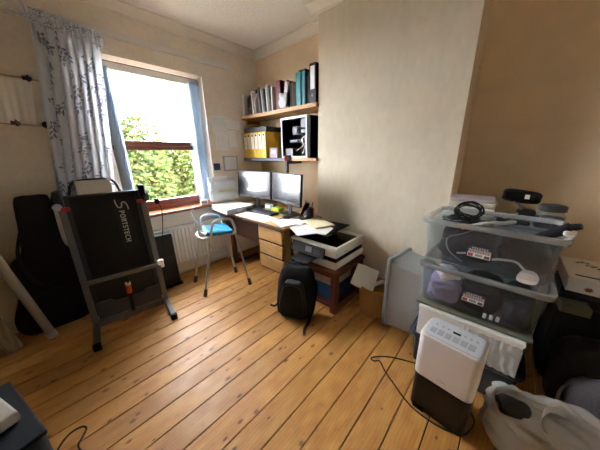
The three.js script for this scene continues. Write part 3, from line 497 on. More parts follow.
{ // upper shelf, from the window wall to the chimney breast
  const Y = S1;
  const bf = thing('magazine_file', 'dark grey magazine file at the window end of upper shelf', 'magazine file', [2.17, Y, -2.68]); obj('holder', X(ext([[-0.13, 0], [0.13, 0], [0.13, 0.31], [-0.04, 0.31], [-0.13, 0.2]], 0.10, 0.003), 0, 0, -0.05), M.darkGrey, bf); obj('papers', rb(0.22, 0.27, 0.08, 0.003, 0.01, 0.145, 0), M.paper, bf); obj('pull_ring', X(new THREE.TorusGeometry(0.013, 0.003, 8, 16), -0.132, 0.08, 0, 0, PI / 2, 0), M.steel, bf);
  const slim = (name, label, cat, z, w, h, m, tilt = 0, dpt = 0.22, x = SX + 0.015, edge = M.paper) => {
    const o = thing(name, label, cat, [x, Y, z], 0, 'files on the upper shelf'); const dy = abs(sin(tilt)) * w * 0.5;
    obj('cover', [0, 1].map((s) => X(rb(dpt, h, 0.003, 0.001, dpt / 2, h / 2, (s - 0.5) * (w - 0.003)), 0, dy, 0, tilt, 0, 0)).concat(X(rb(0.003, h, w, 0.001, 0.0015, h / 2, 0), 0, dy, 0, tilt, 0, 0)), m, o);
    obj('pages', X(rb(dpt - 0.01, h - 0.012, w - 0.007, 0.001, dpt / 2 + 0.003, h / 2, 0), 0, dy, 0, tilt, 0, 0), edge, o); return o;
  };
  slim('paper_folder', 'first white folder on upper shelf beside the window wall', 'folder', -2.815, 0.02, 0.25, M.paper, 0.08);
  slim('paper_folder', 'second white folder leaning on upper shelf by window wall', 'folder', -2.785, 0.022, 0.24, mat(0xd4d3cf, 0.8), 0.08, 0.22, SX + 0.006);
  slim('paper_folder', 'third pale folder leaning before the dark magazine file', 'folder', -2.605, 0.02, 0.25, mat(0xdad7cd, 0.8), -0.05);
  const wl = thing('document_wallet', 'translucent white document wallet leaning diagonally on upper shelf', 'wallet', [2.02, Y, -2.545]); obj('wallet', X(ext([[-0.10, 0], [0.11, 0], [0.11, 0.25], [-0.02, 0.26], [-0.10, 0.14]], 0.012, 0.002), 0.09, 0.003, 0, -0.12, 0, 0), mat(0xd0ccc8, 0.4), wl); obj('flap', X(rb(0.08, 0.1, 0.004, 0.001, -0.0, 0.17, 0.016), 0.09, 0.003, 0, -0.12, 0, 0), M.paper, wl);
  const cols = [0x55585a, 0xb9b6ae, 0x3a3c3d, 0xcfcdc6, 0x6a6c69, 0xd9d7d0];
  const nm = ['dark slate folder, first of the thin row before the maroon binder', 'pale grey folder, second of the thin row before the maroon binder', 'charcoal folder, third of the thin row before the maroon binder', 'off white folder, fourth of the thin row before the maroon binder', 'grey folder, fifth of the thin row before the maroon binder', 'white folder, last of the thin row before the maroon binder'];
  cols.forEach((c, i) => slim('slim_folder', nm[i], 'folder', -2.455 + i * 0.043, 0.022, 0.285 - (i % 3) * 0.015, mat(c, 0.6), -0.10 + 0.015 * i, 0.22, SX + 0.01 + 0.006 * (i % 2)));
  slim('ring_binder', 'maroon ring binder in the middle of the upper shelf', 'binder', -2.125, 0.075, 0.29, M.maroon, -0.02, 0.27, SX + 0.012);
  slim('ring_binder', 'second maroon binder half hidden behind the silver bag', 'binder', -2.035, 0.06, 0.28, mat(0x7d2a2c, 0.5), -0.02, 0.25, SX + 0.05);
  const bag = thing('plastic_bag', 'crumpled silver plastic bag in front of the maroon binders', 'bag', [2.005, Y, -2.035]); obj('bag_body', X(lump(0.05, 0.15, 0.13, 0.3, 0.6, 30, 3), 0, 0, 0), mat(0xb0b2b4, 0.45), bag); obj('bag_top', X(lump(0.03, 0.12, 0.06, 0.35, 0.7, 20, 5), 0.012, 0.13, 0.02, 0.3, 0, 0), mat(0xcfcfce, 0.3), bag);
  const bk = [[-1.945, 0.028, 0.225, 0x3f4a33, 'olive hardback beside the silver bag on upper shelf'], [-1.912, 0.024, 0.23, 0x4a3527, 'dark brown hardback between the olive and black books'], [-1.882, 0.026, 0.215, 0x2a2422, 'black hardback left of the teal books']];
  for (const [z, w, h, c, l] of bk) slim('hardback_book', l, 'book', z, w, h, mat(c, 0.6), 0, 0.17, SX + 0.02);
  slim('teal_book', 'wider teal manual standing tallest of the books', 'book', -1.822, 0.062, 0.305, M.teal, 0, 0.22, SX + 0.008);
  slim('teal_book', 'narrow teal manual right of the wider one', 'book', -1.752, 0.04, 0.30, mat(0x3a7f86, 0.5), 0, 0.22, SX + 0.008);
  slim('slim_folder', 'dark slim folder between the teal manual and black binder', 'folder', -1.708, 0.03, 0.26, M.charcoal, 0, 0.2, SX + 0.03);
  tag(at(obj('black_case', rb(0.14, 0.022, 0.10, 0.006), M.black), 2.10, Y + 0.305 + 0.0115, -1.79), 'small black case lying on top of the teal manuals', 'case');
  const la = thing('lever_arch_binder', 'tall black lever arch binder with white label by chimney breast', 'binder', [SX + 0.008, Y, -1.632]); obj('cover', [rb(0.004, 0.345, 0.08, 0.0015, 0.002, 0.1725, 0), rb(0.28, 0.345, 0.003, 0.001, 0.14, 0.1725, -0.0385), rb(0.28, 0.345, 0.003, 0.001, 0.14, 0.1725, 0.0385)], M.black, la); obj('pages', rb(0.24, 0.3, 0.066, 0.002, 0.15, 0.16, 0), M.paper, la); obj('spine_label', rb(0.002, 0.2, 0.052, 0.0005, -0.001, 0.22, 0), M.paper, la); obj('finger_ring', X(new THREE.TorusGeometry(0.011, 0.003, 8, 18), -0.001, 0.07, 0, 0, PI / 2, 0), M.steel, la);
}

// ------------------------------------------------------------------ printer stand, printer, backpack, basket
{
  const s = thing('printer_stand', 'low mahogany stand with open front under the printer', 'stand', [0, 0, 0]);
  const x0 = 1.512, x1 = 2.005, z0 = -1.41, z1 = -0.97, h = 0.42;
  obj('top', metreUV(rb(x1 - x0 + 0.02, 0.032, z1 - z0 + 0.02, 0.004, (x0 + x1) / 2, h - 0.016, (z0 + z1) / 2), 'z'), M.mahogany, s);
  for (const [x, z] of [[x0 + 0.03, z1 - 0.03], [x0 + 0.03, z0 + 0.03], [x1 - 0.03, z1 - 0.03], [x1 - 0.03, z0 + 0.03]]) obj('leg', metreUV(rb(0.058, h - 0.03, 0.058, 0.004, x, (h - 0.03) / 2, z), 'y'), M.mahogany, s);
  obj('rail', [metreUV(rb(0.02, 0.05, z1 - z0 - 0.1, 0.003, x0 + 0.03, h - 0.055, (z0 + z1) / 2), 'z'), metreUV(rb(x1 - x0 - 0.1, 0.05, 0.02, 0.003, (x0 + x1) / 2, h - 0.055, z1 - 0.03)), metreUV(rb(x1 - x0 - 0.1, 0.05, 0.02, 0.003, (x0 + x1) / 2, h - 0.055, z0 + 0.03))], M.mahogany, s);
  obj('shelf', metreUV(rb(x1 - x0 - 0.04, 0.022, z1 - z0 - 0.04, 0.003, (x0 + x1) / 2, 0.05, (z0 + z1) / 2), 'z'), M.mahogany, s);
  obj('back_panel', metreUV(rb(0.012, h - 0.07, z1 - z0 - 0.06, 0.002, x1 - 0.02, h / 2, (z0 + z1) / 2), 'z'), M.walnut, s);
  const c = thing('storage_carton', 'blue and white carton on the shelf inside the mahogany stand', 'box', [1.76, 0.061, -1.17]); obj('lower_half', rb(0.30, 0.15, 0.24, 0.006, 0, 0.075, 0), mat(0x2b5f96, 0.5), c); obj('upper_half', rb(0.302, 0.09, 0.242, 0.006, 0, 0.195, 0), mat(0xc9c6bb, 0.6), c); obj('label', rb(0.004, 0.05, 0.12, 0.001, -0.151, 0.19, 0.02), M.card, c);
}
{
  const p = thing('inkjet_printer', 'white and black all in one printer on the mahogany stand', 'printer', [1.765, 0.42, -1.245], -PI / 2);   // local +z faces the room
  const w = 0.515, d = 0.465;                          // w along the wall
  obj('lower_body', [ext([[-w / 2 + 0.02, 0.004], [w / 2 - 0.02, 0.004], [w / 2, 0.035], [w / 2, 0.075], [-w / 2, 0.075], [-w / 2, 0.035]], d - 0.02, 0.006).translate(0, 0.004, -d / 2)], mat(0xdedbd2, 0.4), p);
  obj('black_band', rb(w - 0.004, 0.042, d - 0.004, 0.008, 0, 0.10, 0), M.blackGloss, p);
  obj('upper_body', rb(w + 0.008, 0.07, d + 0.008, 0.016, 0, 0.153, 0), mat(0xe1ded5, 0.38), p);
  obj('lid_frame', ext(rect(-w / 2, -d / 2, w / 2, d / 2), 0.02, 0.006, [rect(-w / 2 + 0.016, -d / 2 + 0.03, w / 2 - 0.016, d / 2 - 0.016).reverse()]).rotateX(-PI / 2).translate(0, 0.188, 0), mat(0xe1ded5, 0.38), p);
  obj('scanner_bed', rb(w - 0.03, 0.012, d - 0.044, 0.003, 0, 0.19, 0.007), M.blackGloss, p);
  obj('feeder_tray', X(rb(0.30, 0.008, 0.40, 0.003), -0.04, 0.277, -0.03, 0.03, 0, 0.03), M.black, p); obj('feeder_body', rb(0.20, 0.075, 0.26, 0.008, -0.09, 0.236, -0.03), M.black, p);
  const cp = obj('control_panel', X(rb(0.38, 0.10, 0.024, 0.006), -0.045, 0.140, d / 2 + 0.016, -0.30, 0, 0), M.black, p); obj('display', X(rb(0.07, 0.05, 0.004, 0.001, 0.02, 0.004, 0.012), -0.045, 0.140, d / 2 + 0.016, -0.30, 0, 0), mat(0x77797a, 0.2), cp);
  obj('buttons', [0, 1, 2, 3, 4, 5].map((k) => X(rb(0.012, 0.012, 0.004, 0.001, 0.09 + (k % 3) * 0.024, -0.012 + floor(k / 3) * 0.024, 0.012), -0.045, 0.140, d / 2 + 0.016, -0.30, 0, 0)), M.darkGrey, cp);
  obj('output_tray', [X(rb(0.20, 0.01, 0.15, 0.003), -0.06, 0.062, d / 2 + 0.05, 0.06, 0, 0), rb(0.21, 0.05, 0.02, 0.004, -0.06, 0.08, d / 2 - 0.002)], M.black, p);
  const word = canvasTex(256, 64, (c, W, H) => { c.fillStyle = '#dedbd2'; c.fillRect(0, 0, W, H); c.fillStyle = '#44464a'; for (let k = 0; k < 7; k++) c.fillRect(32 + k * 27, 24 - (k % 3 === 0 ? 8 : 0), 19, 22 + (k % 3 === 0 ? 8 : 0)); });
  obj('lettering', X(new THREE.PlaneGeometry(0.075, 0.018), w / 2 + 0.0046, 0.15, 0.08, 0, PI / 2, 0), mat(0xffffff, 0.4, { map: word }), p);
  // papers across the printer and desk end
  const lay = (label, x, y, z, w2, l2, turn, tilt, m) => { const o = obj('paper_sheet', rb(w2, 0.004, l2, 0.001), m); at(o, x, y, z); o.rotation.set(tilt, turn, 0, 'YXZ'); tag(o, label, 'paper', 'loose papers'); return o; };
  lay('white sheet hanging from the desk corner towards the printer', 1.66, 0.735, -1.60, 0.21, 0.26, 0.3, 0, M.paper);
  lay('printed sheet across the printer top under the cream folder', 1.68, 0.710, -1.36, 0.30, 0.24, -0.2, 0.03, print);
  lay('white sheet sticking out in front over the printer', 1.64, 0.719, -1.29, 0.21, 0.27, 0.25, 0.03, M.paper);
  lay('white sheet overhanging the front of the printer top', 1.545, 0.7245, -1.36, 0.21, 0.27, -0.5, 0.02, M.paper);
  lay('printed letter lying across the desk corner above the drawers', 1.56, 0.741, -1.63, 0.18, 0.25, -0.35, 0, print);
  const fo = thing('paper_folder', 'pale yellow card folder lying on top of the printer papers', 'folder', [1.78, 0.730, -1.38], -0.35); obj('cover', X(rb(0.22, 0.008, 0.29, 0.002), 0, 0, 0, 0.02, 0, 0), mat(0xe0d6a4, 0.7), fo); obj('pages', X(rb(0.21, 0.006, 0.28, 0.001, 0, 0.0065, 0), 0, 0, 0, 0.02, 0, 0), mat(0xe6dfba, 0.8), fo);
}
{
  const b = thing('backpack', 'black backpack standing on the floor in front of the stand', 'backpack', [1.30, 0, -1.25], -PI / 2 + 0.42);
  obj('body', (() => { const g = lump(0.335, 0.46, 0.17, 0.05, 0.42, 40, 8); const p = g.attributes.position; for (let i = 0; i < p.count; i++) { const y = p.getY(i) / 0.45; p.setX(i, p.getX(i) * (1.04 - 0.2 * y * y * y)); p.setZ(i, p.getZ(i) * (1.08 - 0.45 * y * y) - 0.07 * y); } g.computeVertexNormals(); return g; })(), M.blackCloth, b);
  obj('front_pocket', (() => { const g = lump(0.24, 0.33, 0.08, 0.03, 0.35, 30, 9); const p = g.attributes.position; for (let i = 0; i < p.count; i++) { const y = p.getY(i) / 0.3; p.setX(i, p.getX(i) * (1.05 - 0.3 * y * y)); p.setZ(i, p.getZ(i) - 0.03 * y + 0.075); } g.translate(0, 0.03, 0); g.computeVertexNormals(); return g; })(), mat(0x121316, 0.75, { map: clothTex }), b);
  obj('zip', tube([[-0.10, 0.08, 0.125], [-0.105, 0.22, 0.115], [-0.06, 0.325, 0.085], [0.06, 0.325, 0.085], [0.105, 0.22, 0.115], [0.10, 0.08, 0.125]], 0.003, 60, 6), M.charcoal, b);
  obj('carry_handle', tube([[-0.04, 0.435, -0.07], [-0.035, 0.475, -0.08], [0.035, 0.475, -0.08], [0.04, 0.435, -0.07]], 0.009, 30, 8), M.rubber, b);
  obj('shoulder_strap', [tube([[0.13, 0.38, -0.06], [0.185, 0.3, -0.02], [0.18, 0.15, 0.05], [0.15, 0.03, 0.10], [0.135, 0.008, 0.17], [0.15, 0.008, 0.24]], 0.011, 50, 6), tube([[-0.15, 0.12, 0.0], [-0.19, 0.07, 0.03], [-0.24, 0.06, 0.02]], 0.009, 30, 6)], M.rubber, b);
}
{
  const b = thing('wicker_basket', 'round wicker waste basket beside the printer stand', 'basket', [1.80, 0, -0.745]);
  const wick = mat(0xc98f4b, 0.75), H = 0.27, R = (y) => 0.105 + 0.025 * y / H, n = 28, rows = [];
  for (let j = 0; j < 22; j++) { const y = 0.01 + j * H / 22, pts = []; for (let i = 0; i < n * 2; i++) { const a = i / (n * 2) * 2 * PI, r = R(y) + 0.004 * cos(i * PI / 2 + j * PI); pts.push(V(cos(a) * r, y, sin(a) * r)); } rows.push(tube(pts, 0.0065, n * 3, 5, true)); }
  const wv = obj('weave', rows, wick, b); wv.userData.kind = 'stuff';
  obj('stakes', Array.from({ length: n }, (_, i) => { const a = i / n * 2 * PI; return bar(V(cos(a) * R(0), 0, sin(a) * R(0)), V(cos(a) * R(H), H, sin(a) * R(H)), 0.004, 5); }), wick, b);
  obj('rim', X(new THREE.TorusGeometry(R(H), 0.011, 8, 40), 0, H, 0, PI / 2, 0, 0), wick, b); obj('base', cyl(0.1, 0.1, 0.008, 0, 0.006, 0), wick, b);
  const cr = (label, x, y, z, w, l, rx, ry, rz, m, s) => { const o = obj('waste_paper', surf(14, 14, (u, v) => [(u - 0.5) * w, 0.03 * (vnoise(u * 3, v * 3, 9, 9, s) - 0.5) + 0.04 * (u - 0.5) * (u - 0.5), (v - 0.5) * l]), m); at(o, x, y, z); o.rotation.set(rx, ry, rz); tag(o, label, 'paper', 'paper in the basket'); };
  const dp = mat(0xdedad0, 0.85, { side: THREE.DoubleSide });
  cr('large white sheet sticking out of the wicker basket', 1.77, 0.325, -0.83, 0.24, 0.20, 0.25, 0.3, 0.40, dp, 11);
  cr('crumpled newspaper sheet in the mouth of the basket', 1.83, 0.285, -0.70, 0.17, 0.17, -0.3, 0.8, -0.2, mat(0xffffff, 0.85, { map: ruled, side: THREE.DoubleSide }), 12);
}

// ------------------------------------------------------------------ plastic storage boxes
function ring(w, d, r, n = 5) { const p = []; for (const [sx, sz, a0] of [[1, 1, 0], [-1, 1, PI / 2], [-1, -1, PI], [1, -1, 1.5 * PI]]) for (let i = 0; i <= n; i++) { const a = a0 + i / n * PI / 2; p.push([sx * (w / 2 - r) + r * cos(a), sz * (d / 2 - r) + r * sin(a)]); } return p; }
function loft(levels) {                               // levels: [w, d, y, r]; closed ring surface through them
  const rings = levels.map(([w, d, y, r]) => ring(w, d, r).map(([x, z]) => [x, y, z])), n = rings[0].length, p = [], ix = [];
  rings.forEach((R) => R.forEach((q) => p.push(...q)));
  for (let j = 0; j < rings.length - 1; j++) for (let i = 0; i < n; i++) { const a = j * n + i, b = j * n + (i + 1) % n, c = a + n, d = b + n; ix.push(a, c, b, b, c, d); }
  const g = new THREE.BufferGeometry(); g.setAttribute('position', new THREE.Float32BufferAttribute(p, 3)); g.setAttribute('uv', new THREE.Float32BufferAttribute(new Float32Array(p.length / 3 * 2), 2)); g.setIndex(ix); g.computeVertexNormals(); return g;
}
function tub(name, label, L, D, H, pos, turn, m, rimM = m, tp = 0.045, group) {   // open tub: L along local x, D along z
  const t = thing(name, label, 'storage box', pos, turn, group);
  const w0 = L - tp - 0.03, d0 = D - tp - 0.03, w1 = L - 0.035, d1 = D - 0.035, e = 0.003;
  obj('body', loft([[0.02, 0.02, 0, 0.008], [w0 - 0.03, d0 - 0.03, 0, 0.02], [w0, d0, 0.012, 0.03], [w1, d1, H - 0.02, 0.035], [w1 - 2 * e, d1 - 2 * e, H - 0.02, 0.034], [w0 - 2 * e, d0 - 2 * e, 0.012 + e, 0.029], [0.02, 0.02, e, 0.008]]), m, t);
  obj('rim', loft([[w1, d1, H - 0.022, 0.035], [L, D, H - 0.024, 0.04], [L, D, H, 0.04], [L - 0.008, D - 0.008, H + 0.004, 0.038], [w1 - 0.008, d1 - 0.008, H + 0.002, 0.034], [w1 - 0.008, d1 - 0.008, H - 0.02, 0.034]]), rimM, t);
  return t;
}
const boxLabel = canvasTex(256, 128, (c, w, h) => {   // worn maker label: a light capital row, a block row, a red and white strip
  c.fillStyle = '#3a3a3c'; c.fillRect(0, 0, w, h); seed = 19;
  c.fillStyle = '#b9b2ad'; for (let x = 50; x < 210; x += 24) c.fillRect(x, 10 + rr(0, 5), 15, 18);
  for (let x = 22; x < 236; x += 25) { c.fillStyle = x % 2 ? '#d9b8a8' : '#cfc6c4'; c.fillRect(x, 36, 19, 34); c.fillStyle = '#4a3a36'; c.fillRect(x + 6, 44, 6, 16); }
  c.fillStyle = '#efe9e2'; c.fillRect(14, 74, 228, 46); c.fillStyle = '#b5484a'; c.fillRect(20, 82, 52, 34); c.fillStyle = '#8d9a8c'; c.fillRect(92, 84, 74, 26); c.fillStyle = '#6a4a48'; c.fillRect(182, 86, 54, 30);
});
function sticker(t, x, y, z) { const o = obj('sticker', X(new THREE.PlaneGeometry(0.11, 0.065), x, y, z, 0, 0, 0), mat(0xffffff, 0.5, { map: boxLabel }), t); o.userData.label = 'printed maker label'; }
const BXX = 1.655, BZ = -0.05, QT = -PI / 2;          // local +z faces the room (towards -x)
{
  tub('storage_box', 'dark blue tinted storage box at the bottom of the stack', 0.58, 0.42, 0.25, [BXX, 0, BZ], QT + 0.02, phys(0x7d8aa0, 0.2, { transmission: 0.75, thickness: 0, ior: 1.25 }));
  const cl = obj('folded_cloth', lump(0.47, 0.19, 0.33, 0.06, 0.4, 30, 21), M.navy); at(cl, BXX, 0.014, BZ); cl.rotation.y = QT; tag(cl, 'navy cloth filling the bottom storage box', 'cloth');
  const w = thing('white_carton', 'white carton wrapped in clear film above the bottom box', 'carton', [BXX - 0.025, 0.257, BZ + 0.005], QT - 0.02);
  obj('carton', [rb(0.49, 0.20, 0.38, 0.008, 0, 0.10, 0)], mat(0xe4e2dc, 0.5), w); obj('lid', rb(0.50, 0.022, 0.39, 0.006, 0, 0.205, 0), mat(0xe9e7e2, 0.45), w);
  obj('film', surf(60, 24, (u, v) => [0.02 + u * 0.225, 0.008 + v * 0.18, 0.197 + 0.005 * vnoise(u * 9 + v * 4, v * 5, 99, 99, 4) + 0.004 * sin(u * 37 + v * 7 + 4 * vnoise(u * 4, v * 4, 9, 9, 6))]), phys(0xf4f4f2, 0.12, { transmission: 0.6, thickness: 0, side: THREE.DoubleSide }), w);
  obj('panel_line', [rb(0.004, 0.2, 0.003, 0.001, 0.0, 0.1, 0.191)], M.paleGrey, w);
  tag(at(obj('flat_folder', rb(0.40, 0.016, 0.54, 0.004), mat(0x6d7261, 0.6)), BXX, 0.483, BZ), 'grey green flat folder between white carton and lower clear box', 'folder');
  const b2 = tub('storage_box', 'lower clear storage box holding lilac fabric and oddments', 0.59, 0.43, 0.265, [BXX, 0.492, BZ + 0.01], QT - 0.02, M.clear, M.rimPlastic); sticker(b2, 0.0, 0.13, 0.2);
  const b1 = tub('storage_box', 'topmost clear storage box filled with black gear and cables', 0.60, 0.43, 0.255, [BXX, 0.775, BZ], QT - 0.06, M.clear, M.rimPlastic); sticker(b1, 0.0, 0.115, 0.2);
  const blob = (name, label, cat, w2, h2, d2, x, y, z, turn, m, k, s) => { const o = obj(name, lump(w2, h2, d2, k, 0.55, 26, s), m); at(o, x, y, z); o.rotation.y = turn; return tag(o, label, cat); };
  blob('fabric_bundle', 'lilac fabric bundle in the left end of the lower clear box', 'cloth', 0.26, 0.17, 0.17, 1.61, 0.497, -0.20, 0.05, M.lilac, 0.2, 31);
  blob('fabric_bundle', 'white cloth scrap above the lilac bundle in lower clear box', 'cloth', 0.12, 0.06, 0.10, 1.54, 0.667, -0.19, 0.5, M.paper, 0.25, 32);
  blob('fabric_bundle', 'black bag filling the middle of the lower clear box', 'cloth', 0.27, 0.20, 0.19, 1.63, 0.497, -0.015, 0, M.blackCloth, 0.15, 33);
  blob('fabric_bundle', 'dark grey pouch at the right end of lower clear box', 'cloth', 0.25, 0.18, 0.12, 1.62, 0.497, 0.145, 0.1, M.greyCloth, 0.2, 34);
  blob('fabric_bundle', 'large charcoal fabric case filling the topmost clear box', 'cloth', 0.33, 0.19, 0.27, 1.67, 0.78, -0.13, -0.06, mat(0x2b2f36, 0.9, { map: clothTex }), 0.06, 35);
  blob('fabric_bundle', 'black pouch at the right end of the topmost clear box', 'cloth', 0.32, 0.17, 0.2, 1.67, 0.78, 0.115, 0, M.blackCloth, 0.1, 36);
  // small tools seen through the sides
  const tool = thing('white_bracket', 'white plastic bracket lying against the front of topmost box', 'bracket', [1.475, 0.80, 0.135], QT - 0.06); obj('plate', ext(smooth([[-0.03, -0.012], [0.03, -0.015], [0.04, 0.02], [0.02, 0.045], [-0.02, 0.04]], 24), 0.008, 0.002), M.gloss, tool); obj('arm', tube([[-0.01, 0.04, 0.004], [-0.05, 0.075, 0.004], [-0.11, 0.07, 0.004], [-0.14, 0.06, 0.004]], 0.006, 30, 6), M.gloss, tool);
  tag(obj('white_cable', tube([[1.482, 0.81, -0.13], [1.478, 0.86, -0.2], [1.48, 0.93, -0.215], [1.482, 0.97, -0.15], [1.49, 1.0, -0.1]], 0.004, 60, 6), M.midGrey), 'grey cable curving inside the front of topmost box', 'cable');
  tag(obj('steel_rod', bar(V(1.479, 0.855, -0.16), V(1.476, 0.875, -0.085), 0.005), M.steel), 'short steel rod behind the front wall of topmost box', 'rod');
  for (let k = 0; k < 3; k++) tag(at(obj('plug_adapter', rb(0.012, 0.03, 0.016, 0.004), M.paleGrey), 1.477, 0.53 + k * 0.002, 0.02 + k * 0.028), ['leftmost of three grey plugs in front of lower clear box', 'middle of three grey plugs in front of lower clear box', 'rightmost of three grey plugs in front of lower clear box'][k], 'plug', 'small plugs');
}
{ // on top of the stack
  const coil = []; for (let k = 0; k < 9; k++) { const pts = [], ax = rr(0.05, 0.07), ay = rr(0.03, 0.055), ph = rr(-0.3, 0.3), tw = rr(-0.5, 0.5); for (let i = 0; i < 22; i++) { const a = i / 22 * 2 * PI, u = ax * cos(a), w = ay * sin(a); pts.push(V(1.575 + 0.006 * k + w * tw * 0.8 + 0.006 * sin(a * 3 + k), 1.075 + w * cos(ph) + u * sin(ph) * 0.5 + rr(-0.002, 0.002), -0.155 + u + rr(-0.002, 0.002))); } coil.push(tube(pts, 0.0032, 60, 5, true)); }
  tag(obj('cable_coil', coil, M.rubber), 'upright coil of thin black cable on the topmost box', 'cable');
  const nest = []; for (let k = 0; k < 5; k++) { const pts = []; for (let i = 0; i < 20; i++) { const a = i / 20 * 2 * PI; pts.push(V(1.57 + (0.07 - 0.006 * k) * cos(a + k), 1.0 + 0.012 * k + 0.008 * sin(a * 3 + k), -0.165 + (0.10 - 0.01 * k) * sin(a))); } nest.push(tube(pts, 0.0045, 60, 5, true)); }
  tag(obj('cable_coil', nest, M.black), 'flat tangle of black cable under the upright coil', 'cable');
  tag(obj('grey_hose', tube([[1.50, 0.995, -0.16], [1.49, 1.045, -0.06], [1.51, 1.052, 0.01], [1.57, 1.05, 0.045], [1.63, 1.035, 0.03], [1.66, 1.0, -0.03]], 0.009, 60, 8), mat(0xa7a8a6, 0.4)), 'pale grey hose looped over the front rim of topmost box', 'hose');
  const um = thing('folding_umbrella', 'black folded umbrella sticking out of the topmost box', 'umbrella', [0, 0, 0]); obj('canopy', bar(V(1.53, 0.985, 0.12), V(1.50, 1.075, 0.225), 0.02, 14, 0.023), M.blackCloth, um); obj('handle', bar(V(1.50, 1.075, 0.225), V(1.49, 1.088, 0.252), 0.017, 14, 0.013), M.black, um);
  tag(at(obj('table_tennis_ball', lump(0.05, 0.035, 0.045, 0.1, 0.8, 16, 41), M.gloss), 1.50, 1.034, 0.225), 'white ball on the right rim corner of topmost box', 'ball');
  const gb = tub('storage_box', 'grey opaque storage box behind the clear stack by the wall', 0.62, 0.38, 0.93, [2.09, 0.0, -0.025], QT, mat(0x6b6f73, 0.5), mat(0x8b8f92, 0.45), 0.1);
  obj('lid', rb(0.62, 0.02, 0.38, 0.008, 0, 0.945, 0), mat(0x767a7d, 0.5), gb);
  const pl = thing('linen_pile', 'pile of folded cream linen and paper behind the topmost box', 'linen', [2.03, 0.956, -0.20], 0.08);
  [[0.045, 0xd8d2c4], [0.03, 0xc9c2b4], [0.035, 0xdcd4c0], [0.02, 0xcfc4c8]].forEach(([h, c], i) => { obj('folded_layer', rb(0.25 - 0.01 * i, h, 0.29 - 0.012 * i, h * 0.45, 0.005 * i, [0.0225, 0.06, 0.0925, 0.12][i], 0.004 * i), mat(c, 0.85), pl); });
  obj('loose_edge', X(surf(12, 12, (u, v) => [(u - 0.5) * 0.24, -0.11 * v * v, v * 0.05]), 0, 0.13, 0.125), mat(0xcdbf9c, 0.85, { side: THREE.DoubleSide }), pl);
  const mr = thing('car_mirror', 'black rear view mirror propped above a metal bracket', 'mirror', [1.97, 0.956, 0.045], QT + 0.05);
  obj('housing', X(ext(smooth([[-0.075, -0.025], [0.0, -0.032], [0.075, -0.025], [0.082, 0.0], [0.075, 0.027], [0, 0.034], [-0.075, 0.03], [-0.082, 0]], 40), 0.025, 0.006), 0.01, 0.172, 0, 0, 0, -0.08), M.black, mr); obj('glass', X(ext(smooth([[-0.07, -0.02], [0.0, -0.027], [0.07, -0.02], [0.075, 0.0], [0.07, 0.022], [0, 0.028], [-0.07, 0.024], [-0.075, 0]], 40), 0.002), 0.01, 0.172, 0.032, 0, 0, -0.08), M.blackGloss, mr);
  obj('sticker', rb(0.022, 0.026, 0.001, 0.0003, 0.035, 0.175, 0.035), M.paper, mr);
  obj('arm', [bar(V(-0.01, 0.16, 0), V(0.03, 0.08, 0.02), 0.007), bar(V(0.03, 0.08, 0.02), V(-0.05, 0.03, 0.03), 0.008), bar(V(0.04, 0.11, 0.03), V(-0.02, 0.14, 0.03), 0.005)], M.steel, mr); obj('base', [rb(0.16, 0.03, 0.1, 0.01, 0, 0.015, 0), rb(0.09, 0.07, 0.06, 0.015, 0.05, 0.06, 0)], M.black, mr);
  const jar = thing('glass_jar', 'squat glass jar with dark lid beside the mirror', 'jar', [1.96, 0.956, 0.20]); jar.scale.set(0.9, 1.0, 0.9); obj('body', lathe([[0, 0], [0.068, 0], [0.073, 0.012], [0.073, 0.075], [0.06, 0.095], [0.06, 0.105], [0.057, 0.105], [0.057, 0.094], [0.069, 0.074], [0.069, 0.013], [0, 0.004]], 32), M.clear, jar); obj('lid', [cyl(0.068, 0.068, 0.026, 0, 0.118, 0, 0, 0, 0, 32), cyl(0.06, 0.066, 0.006, 0, 0.134, 0, 0, 0, 0, 32)], M.charcoal, jar); obj('contents', cyl(0.066, 0.066, 0.06, 0, 0.036, 0, 0, 0, 0, 28), M.greyCloth, jar);
}
// the empty tub standing on end by the basket
{
  const t = tub('storage_box', 'empty translucent grey storage box standing on end beside basket', 0.62, 0.37, 0.245, [1.80, 0.312, -0.335], 0, M.frosted, mat(0x9ea4a7, 0.45), 0.05);
  t.quaternion.setFromRotationMatrix(new THREE.Matrix4().makeBasis(V(0, 1, 0), V(0.12, 0, -1).normalize(), V(-1, 0, -0.12).normalize()));
}
